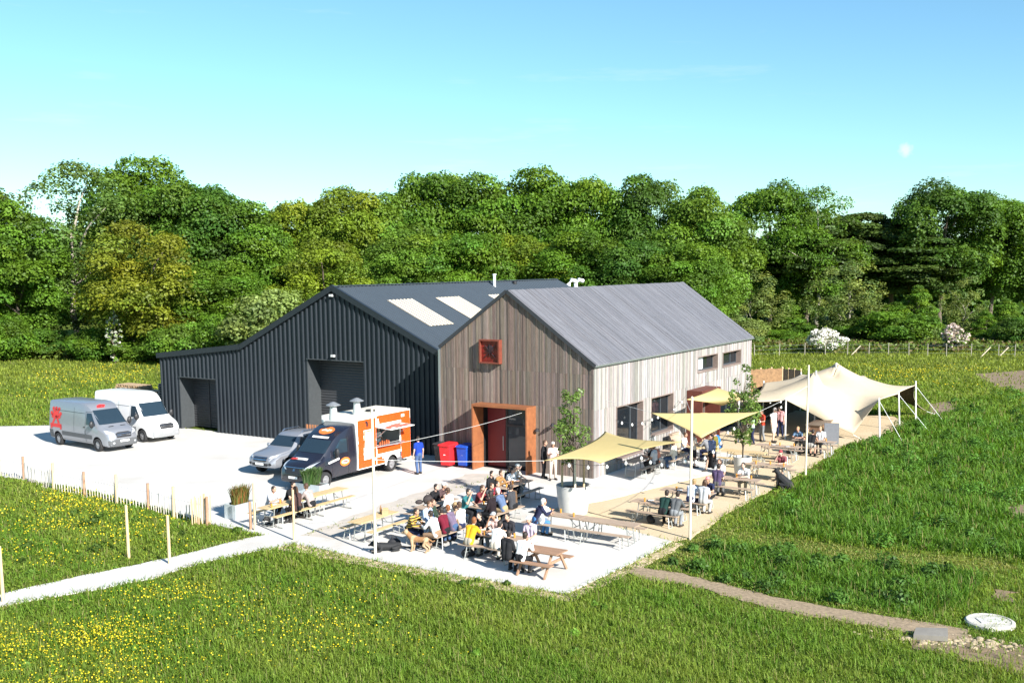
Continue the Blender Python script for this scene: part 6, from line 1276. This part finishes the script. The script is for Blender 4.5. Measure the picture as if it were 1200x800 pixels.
SHR = [(862, 372, 34, 119, "birch", "pale scrubby bush against the timber barn's far corner"), (905, 385, 26, 120, "mid", "low bush left of the white blossomed bush"), (1010, 372, 32, 121, "fresh", "bright bush right of the white blossomed bush"), (1052, 362, 40, 120, "mid", "big round bush in the middle of the scrub"), (1092, 378, 22, 121, "blue", "low bush left of the pink blossomed bush"), (1152, 386, 24, 120, "mid", "low bush right of the pink blossomed bush"), (1192, 372, 26, 120, "dark", "dark bush at the right end of the scrub"), (940, 378, 26, 126, "dark", "dark shaded bush behind the white blossomed bush"),
       (8, 372, 34, 113, "mid", "low green bush at the left end of the wood's foot"), (48, 382, 28, 115, "dark", "dark low bush under the airy pale trunked tree"), (110, 384, 30, 113, "mid", "low bush above the gap between the two vans"), (160, 385, 34, 111, "fresh", "bright low bush above the white van"), (215, 378, 36, 108, "fresh", "bright low bush left of the lean-to roof"), (262, 365, 34, 107, "mid", "bush peeping over the lean-to roof"), (1225, 380, 26, 121, "mid", "bush cut by the right edge of the picture")]
for i, (px, yt, hw, Y, mk_, lab) in enumerate(SHR):
    if px > 850: Y += 9 + (i % 3) * 3
    tree("shrub" if i % 2 == 0 else "shrub2", px, yt, hw, Y, mk_, lab, "bush", "bush", "bushes at the foot of the wood")
# blossoming hawthorns
def blossom(seed, px, ytop, half, Y, whitecol, frac, label):
    rng = np.random.default_rng(seed); top = atY(px, ytop, Y); R_ = (atY(px + half, ytop, Y) - top).x; P, Nn, K, cen, rad = crown_pts(rng, top.z, R_, .3, 40, 150, lobe=(.16, .3), airy=.1); n = len(P)
    root = thing("hawthorn_bush", label, "bush", (top.x, Y, 0)); w = rng.random(n) < frac * (.35 + P[:, 2] / top.z); C = np.where(w[:, None], np.array(whitecol)[None] * rng.uniform(.75, 1.1, n)[:, None], np.array(G["mid"])[None] * rng.uniform(.7, 1.4, n)[:, None])
    V, F = leaves(P, Nn, .2 * rng.uniform(.6, 1.3, n), rng, 1.1); np_mesh("crown", V, F, C, leaf_mat("blossom_%d" % seed, (1, 1, 1), .15), root); trunk_mesh(rng, top.z, .3, cen, .1, M_BARK, root, 8)
blossom(41, 968, 384, 24, 117.5, (.72, .70, .64), .95, "white blossoming hawthorn bush behind the wire fence"); blossom(42, 1119, 379, 16, 119, (.62, .50, .45), .75, "pinkish blossoming bush behind the wire fence"); blossom(43, 132, 362, 9, 109, (.60, .58, .52), .5, "small white blossoming bush at the foot of the wood above the white van")
# dense wood behind
rng = np.random.default_rng(77); n = 42000; X = rng.uniform(-130, 130, n); Yw = rng.uniform(176, 190, n); Z = rng.uniform(.0, 1, n) ** .9 * (14.5 + 2.2 * np.sin(X * .16) + 1.4 * np.sin(X * .43 + 1)); P = np.stack([X, Yw, Z], 1); Nn = unit(rng.normal(size=(n, 3)) + np.array([0, -.6, .5])); V, F = leaves(P, Nn, .95 * rng.uniform(.6, 1.3, n), rng)
val = rng.uniform(.6, 1.3, n)[:, None]; tag(np_mesh("woodland", V, F, np.array(G["dark"])[None] * val, leaf_mat("woodland_foliage", (1, 1, 1))), "dark dense wood closing the gaps behind the front trees", kind='stuff')
# undergrowth along the foot of the wood
n = 46000; X = np.r_[rng.uniform(-80, -24, n // 3), rng.uniform(18, 90, n - n // 3)]; Yw = np.where(X < 0, rng.uniform(113, 122, n), rng.uniform(117.2, 152, n)); hmax = .8 + .9 * (np.sin(X * .9) * np.cos(Yw * .8 + X * .35) + 1) * .5 + np.clip((Yw - 118) * .1, 0, 1.0) * (X < 0); hmax = hmax * np.where(X > 0, .55, 1)
P = np.stack([X, Yw, rng.random(n) ** .7 * hmax], 1); V, F = leaves(P, unit(rng.normal(size=(n, 3)) + np.array([0, -.2, .6])), .22 * rng.uniform(.6, 1.5, n), rng, 1.9); dry = rng.random(n)[:, None] < (.10 + .38 * (X[:, None] > 0) * (np.sin(X[:, None] * .5 + Yw[:, None] * .3) > .2))
tag(np_mesh("undergrowth", V, F, np.where(dry, np.array((.17, .13, .055)), np.array((.11, .16, .022))) * rng.uniform(.65, 1.35, n)[:, None], leaf_mat("undergrowth_leaf", (1, 1, 1))), "rough undergrowth along the foot of the wood", kind='stuff')
# ------------------------------------------------------------------ grass
def inpoly(X, Y, poly):
    c = np.zeros(len(X), bool); j = len(poly) - 1
    for i in range(len(poly)):
        xi, yi = poly[i]; xj, yj = poly[j]; cond = ((yi > Y) != (yj > Y)) & (X < (xj - xi) * (Y - yi) / (yj - yi + 1e-12) + xi); c ^= cond; j = i
    return c
def near_poly(X, Y, poly, d):
    m = np.zeros(len(X), bool)
    for i in range(len(poly)):
        a = np.array(poly[i]); b = np.array(poly[(i + 1) % len(poly)]); ab = b - a; t_ = np.clip(((X - a[0]) * ab[0] + (Y - a[1]) * ab[1]) / (ab @ ab + 1e-9), 0, 1); m |= np.hypot(X - a[0] - t_ * ab[0], Y - a[1] - t_ * ab[1]) < d
    return m
HARD = [CARPARK, PATIO, TERR, PATH, TRACK, poly_ab([(-.3, -.3), (TL, -.3), (TL, 9), (DBA + DLn, 9), (DBA + DLn, 31), (DBA, 31), (DBA, 9), (-.3, 9)])] + BARE
MOWN = mpoly([(868, 622), (930, 632), (1010, 643), (1090, 650), (1160, 655), (1200, 668), (1150, 672), (1080, 664), (990, 655), (900, 645), (862, 634)]); MOWN2 = mpoly([(745, 660), (790, 640), (830, 618), (870, 625), (840, 645), (800, 668)])
LONGR = mpoly([(905, 600), (950, 560), (1000, 520), (1060, 497), (1120, 470), (1230, 452), (1300, 470), (1300, 680), (1170, 652), (1000, 640), (880, 620)])
LONG2 = mpoly([(812, 640), (865, 640), (1000, 658), (1090, 668), (1160, 676), (1130, 705), (1080, 724), (1000, 712), (900, 696), (830, 678), (770, 664)])
def nz(X, Y, s, k=0): return (np.sin(X * s + 1.3 * k) * np.cos(Y * s * 1.17 + k) + .6 * np.sin(X * s * 2.3 + Y * s * 1.9 + k * 2) + .4 * np.cos(X * s * 4.1 - Y * s * 3.7 + k)) / 2.0
def sample(n, dmin, dmax, pw, half=.64):
    rng_ = np.random.default_rng(n + int(dmax)); u = rng_.random(n); e = 2 - pw; d = (dmin ** e + u * (dmax ** e - dmin ** e)) ** (1 / e); th = rng_.uniform(-half, half, n); return d * np.sin(th), d * np.cos(th), d
X, Y, D = sample(620000, 21, 150, 2.2)
bad = np.zeros(len(X), bool); ch_ = np.random.default_rng(99).random(len(X))
for h in HARD: bad |= inpoly(X, Y, h) & ~((ch_ < .45) & near_poly(X, Y, h, .16)) & ~((ch_ < .22) & (h in BARE))
X, Y, D = X[~bad], Y[~bad], D[~bad]; n = len(X); rng = np.random.default_rng(5)
lr = inpoly(X, Y, LONGR); l2 = inpoly(X, Y, LONG2); mw = inpoly(X, Y, MOWN) | inpoly(X, Y, MOWN2); right = X > (Y - 34) * .35 - 2
tuft = np.clip(.45 + .5 * nz(X, Y, 2.6, 1) + .55 * nz(X, Y, .7, 2) + .3 * nz(X, Y, 6.1, 3), 0, 1.7)
Hh = .10 + .15 * tuft; Hh = np.where(lr, .12 + .40 * tuft, Hh); Hh = np.where(l2, .14 + .26 * tuft, Hh); Hh = np.where(mw, .05 + .05 * tuft, Hh); Hh = np.where(D > 75, .18 + .12 * tuft, Hh)
edge = np.zeros(n, bool)
for h in (CARPARK, PATIO, TERR, PATH, TRACK): edge |= near_poly(X, Y, h, .45)
Hh = np.where(edge, np.minimum(Hh, .06 + .16 * rng.random(n)), Hh) * rng.uniform(.45, 1.2, n)
wd_ = np.clip(.017 * (D / 26) ** 1.0, .015, .11) * rng.uniform(.7, 1.4, n) * np.where(lr | l2, 1.25, 1); Hh = np.maximum(Hh, wd_ * 1.8)
stalk = (rng.random(n) < .03) & ~mw & ~edge & (D < 90); Hh = np.where(stalk, Hh * 1.2 + .12, Hh); wd_ = np.where(stalk, wd_ * .7, wd_)
az = rng.uniform(0, 2 * PI, n); lean = np.where(stalk, .3, 1) * Hh * rng.uniform(.2, 1.25, n); dx, dy = np.cos(az), np.sin(az); px_, py_ = -dy, dx
B0_ = np.stack([X - px_ * wd_ / 2, Y - py_ * wd_ / 2, np.full(n, -.02)], 1); B1_ = np.stack([X + px_ * wd_ / 2, Y + py_ * wd_ / 2, np.full(n, -.02)], 1)
M0 = np.stack([X + dx * lean * .35 - px_ * wd_ * .42, Y + dy * lean * .35 - py_ * wd_ * .42, Hh * .62], 1); M1_ = np.stack([X + dx * lean * .35 + px_ * wd_ * .42, Y + dy * lean * .35 + py_ * wd_ * .42, Hh * .62], 1); T0 = np.stack([X + dx * lean - px_ * wd_ * .06, Y + dy * lean - py_ * wd_ * .06, Hh], 1); T1 = np.stack([X + dx * lean + px_ * wd_ * .06, Y + dy * lean + py_ * wd_ * .06, Hh], 1)
V = np.stack([B0_, B1_, M0, M1_, T0, T1], 1).reshape(-1, 3); b_ = np.arange(n)[:, None] * 6; F = np.concatenate([b_ + np.array([[0, 1, 3, 2]]), b_ + np.array([[2, 3, 5, 4]])])
ca, cb, cd_ = np.array((.122, .235, .020)), np.array((.228, .295, .038)), np.array((.104, .220, .021))
mixv = np.clip(.5 + .6 * nz(X, Y, .33, 4) + .45 * nz(X, Y, 1.4, 5) + .1 * rng.normal(size=n), 0, 1)[:, None]; C = ca * (1 - mixv) + cb * mixv
C = np.where((lr | l2)[:, None], cd_ * (1 - mixv * .6) + ca * mixv * .6, C); C = np.where(mw[:, None], np.array((.27, .275, .075)), C); far = np.clip((D - 70) / 40, 0, 1)[:, None]; C = C * (1 - far) + (np.array((.215, .265, .034)) * (.75 + .5 * mixv)) * far
dry = (rng.random(n) < np.where(edge, .22, .03))[:, None] | (stalk & (rng.random(n) < .7))[:, None]; C = np.where(dry, np.array((.27, .25, .09)), C) * rng.uniform(.65, 1.3, n)[:, None]
# low broad leaves between the blades
X2, Y2, D2 = sample(240000, 21, 95, 2.3); bad2 = np.zeros(len(X2), bool)
for h in HARD: bad2 |= inpoly(X2, Y2, h)
X2, Y2, D2 = X2[~bad2], Y2[~bad2], D2[~bad2]; n2 = len(X2); rg = np.random.default_rng(61); tf2 = np.clip(.5 + .5 * nz(X2, Y2, 2.6, 1) + .45 * nz(X2, Y2, .7, 2), 0, 1.4); l3 = inpoly(X2, Y2, LONGR) | inpoly(X2, Y2, LONG2); m3 = inpoly(X2, Y2, MOWN) | inpoly(X2, Y2, MOWN2)
P2 = np.stack([X2, Y2, np.where(m3, .03, (.02 + (.13 + .16 * l3) * tf2)) * rg.random(n2) ** .6 + .01], 1); V2, F2 = leaves(P2, unit(rg.normal(scale=.55, size=(n2, 3)) + np.array([0, 0, .9])), .026 * (D2 / 26) * rg.uniform(.6, 1.7, n2), rg, 2.0)
mx2 = np.clip(.5 + .6 * nz(X2, Y2, .5, 7) + .2 * rg.normal(size=n2), 0, 1)[:, None]; C2 = (np.array((.120, .240, .024)) * (1 - mx2) + np.array((.225, .298, .040)) * mx2) * rg.uniform(.7, 1.25, n2)[:, None]; C2 = np.where(l3[:, None], C2 * np.array((.75, .88, .8)), C2)
F = np.concatenate([F, F2 + len(V)]); V = np.concatenate([V, V2]); C = np.concatenate([C, C, C2])
tag(np_mesh("grass", V, F, C, leaf_mat("grass_blade", (1, 1, 1), .45, .6)), "long tufted meadow grass", kind='stuff')
# broad leaved weeds in the long grass
rng = np.random.default_rng(15); PW, NW, CW = [], [], []
def weed_in(poly, count, hmin, hmax, col, seed):
    r_ = np.random.default_rng(seed); pa = np.array(poly); k = 0
    while k < count:
        x, y = r_.uniform(pa[:, 0].min(), pa[:, 0].max()), r_.uniform(pa[:, 1].min(), pa[:, 1].max())
        if not inpoly(np.array([x]), np.array([y]), poly)[0] or any(inpoly(np.array([x]), np.array([y]), h)[0] for h in HARD): k += .2; continue
        k += 1; m = int(r_.uniform(90, 220)); hh = r_.uniform(hmin, hmax); rr_ = hh * r_.uniform(.5, .9); a = r_.uniform(0, 2 * PI, m); q = rr_ * np.sqrt(r_.random(m)); z = hh * (.25 + .75 * r_.random(m)) * (1 - .5 * (q / rr_) ** 2)
        PW.append(np.stack([x + q * np.cos(a), y + q * np.sin(a), z], 1)); NW.append(unit(np.stack([np.cos(a) * .6, np.sin(a) * .6, np.full(m, .9)], 1) + r_.normal(scale=.4, size=(m, 3)))); CW.append(np.array(col)[None] * r_.uniform(.6, 1.3) * r_.uniform(.75, 1.25, m)[:, None])
weed_in(LONGR, 200, .35, .75, (.085, .190, .024), 1); weed_in(LONG2, 40, .3, .55, (.07, .15, .022), 2); weed_in(mpoly([(-20, 800), (380, 650), (560, 700), (720, 690), (1040, 800)]), 26, .10, .2, (.11, .21, .024), 3); weed_in(mpoly([(0, 690), (0, 580), (200, 615), (300, 625)]), 16, .2, .4, (.085, .15, .02), 4); weed_in(mpoly([(420, 660), (700, 700), (700, 712), (560, 698)]), 10, .08, .18, (.09, .16, .025), 5)
P = np.concatenate(PW); V, F = leaves(P, np.concatenate(NW), .062 * rng.uniform(.5, 1.6, len(P)), rng, 1.9)
tag(np_mesh("weeds", V, F, np.concatenate(CW), leaf_mat("weed_leaf", (1, 1, 1), .35)), "dark broad leaved weeds among the long grass", kind='stuff')
# buttercups
rng = np.random.default_rng(25); FX, FY = [], []
def flowers(poly, clusters, per, spread, seed):
    r_ = np.random.default_rng(seed); pa = np.array(poly)
    for _ in range(clusters):
        for _t in range(30):
            x, y = r_.uniform(pa[:, 0].min(), pa[:, 0].max()), r_.uniform(pa[:, 1].min(), pa[:, 1].max())
            if inpoly(np.array([x]), np.array([y]), poly)[0]: break
        k = int(per * r_.uniform(.3, 1.6)); FX.append(x + r_.normal(0, spread, k)); FY.append(y + r_.normal(0, spread * .8, k))
flowers(mpoly([(-40, 830), (-20, 745), (130, 735), (200, 790), (160, 830)]), 22, 120, .8, 1); flowers(mpoly([(100, 800), (150, 700), (330, 670), (420, 730), (400, 800)]), 34, 42, .7, 2); flowers(mpoly([(0, 690), (0, 600), (150, 600), (200, 640), (100, 670)]), 26, 34, .7, 3); flowers(mpoly([(60, 590), (90, 572), (200, 605), (180, 620)]), 9, 60, .55, 4)
flowers(mpoly([(0, 480), (0, 440), (185, 425), (185, 470), (60, 490)]), 30, 38, 1.6, 5); flowers(mpoly([(950, 470), (1000, 425), (1180, 435), (1100, 468)]), 22, 40, 1.5, 6); flowers(mpoly([(380, 650), (470, 670), (520, 790), (380, 790)]), 10, 22, .6, 7)
FX, FY = np.concatenate(FX), np.concatenate(FY); ok = np.ones(len(FX), bool)
for h in HARD: ok &= ~inpoly(FX, FY, h)
FX, FY = FX[ok], FY[ok]; n = len(FX); Dd = np.hypot(FX, FY); P = np.stack([FX, FY, rng.uniform(.10, .32, n)], 1); sz = np.clip(.040 * (Dd / 28) ** .8, .030, .09) * rng.uniform(.45, 1.3, n); V, F = leaves(P, unit(rng.normal(scale=.5, size=(n, 3)) + np.array([0, -.35, .8])), sz, rng, 1.0)
tag(np_mesh("buttercups", V, F, np.array((.72, .56, .02))[None] * rng.uniform(.8, 1.1, n)[:, None], leaf_mat("buttercup_petal", (1, 1, 1), .2)), "yellow buttercups scattered in drifts through the meadow", kind='stuff')
# ------------------------------------------------------------------ potted trees and planter plants
def pot_tree(base, px, ytop, half, label, seed, nl, npl, low, size):
    rng = np.random.default_rng(seed); top = atY(px, ytop, base.y); R_ = (atY(px + half, ytop, base.y) - top).x; H_ = top.z - base.z; P, Nn, K, cen, rad = crown_pts(rng, H_, R_, low, nl, npl, lobe=(.22, .36), flat=1.3, airy=.1); n = len(P); root = thing("potted_tree", label, "tree", base)
    val = rng.uniform(.7, 1.4, n)[:, None] * rng.uniform(.75, 1.25, nl)[K][:, None]; V, F = leaves(P, Nn, size * rng.uniform(.6, 1.3, n), rng, 1.7); np_mesh("crown", V, F, np.array((.14, .22, .05))[None] * val, leaf_mat("potted_leaf_%d" % seed, (1, 1, 1), .4, .4), root)
    mb = MB(); top_ = Vector((0, 0, H_ * .85)); mb.tube([(0, 0, -.1), (.02, 0, H_ * .3), (-.02, .02, H_ * .6), top_], [.04, .035, .025, .008], 7)
    for c in cen[::1]: c = Vector(c); s = Vector((0, 0, max(.2, c.z * .6))); mb.tube([s, s.lerp(c, .5) + Vector((0, 0, .08)), c], [.018, .012, .005], 5)
    mb.build("trunk", M_BARK, root, smooth=True)
pot_tree(POT1, 677, 457, 22, "leafy young tree growing in the big round planter by the barn", 51, 36, 62, .75, .075)
pot_tree(POT2, 876, 432, 20, "slender young tree growing in the smaller planter on the gravel", 52, 38, 70, .6, .08)
def tuft_plant(name, label, base, cols, n, spread, hmax, seed, wid=.012):
    rng = np.random.default_rng(seed); a = rng.uniform(0, 2 * PI, n); q = np.sqrt(rng.random(n)); x0 = q * np.cos(a) * spread[0] * .7; y0 = q * np.sin(a) * spread[1] * .7; h = hmax * rng.uniform(.45, 1, n); ln = .35 * h; az = rng.uniform(0, 2 * PI, n); dx, dy = np.cos(az), np.sin(az); w = wid * rng.uniform(.7, 1.5, n); p0, p1 = -dy * w, dx * w
    V = np.stack([np.stack([x0 - p0, y0 - p1, 0 * h], 1), np.stack([x0 + p0, y0 + p1, 0 * h], 1), np.stack([x0 + dx * ln * .4 + p0, y0 + dy * ln * .4 + p1, h * .65], 1), np.stack([x0 + dx * ln * .4 - p0, y0 + dy * ln * .4 - p1, h * .65], 1), np.stack([x0 + dx * ln + p0 * .2, y0 + dy * ln + p1 * .2, h], 1), np.stack([x0 + dx * ln - p0 * .2, y0 + dy * ln - p1 * .2, h], 1)], 1).reshape(-1, 3)
    b = np.arange(n)[:, None] * 6; F = np.concatenate([b + np.array([[0, 1, 2, 3]]), b + np.array([[3, 2, 4, 5]])]); ci = rng.integers(0, len(cols), n); C = np.array(cols)[ci] * rng.uniform(.7, 1.3, n)[:, None]; o = np_mesh(name, V, F, np.concatenate([C, C]), leaf_mat(name + "_blade_%d" % seed, (1, 1, 1), .35)); o.location = base; o.rotation_euler = (0, 0, YAW); tag(o, label, "plant")
tuft_plant("ornamental_grass", "russet and green grasses growing in the silver trough planter", TR1, [(.28, .13, .04), (.10, .15, .03), (.20, .17, .05)], 1100, (.55, .3), .75, 1); tuft_plant("ornamental_grass", "bright green shrubs growing in the trough in front of the food truck", TR2, [(.07, .14, .03), (.05, .11, .03), (.12, .17, .07)], 1500, (.65, .3), .72, 2, .02)
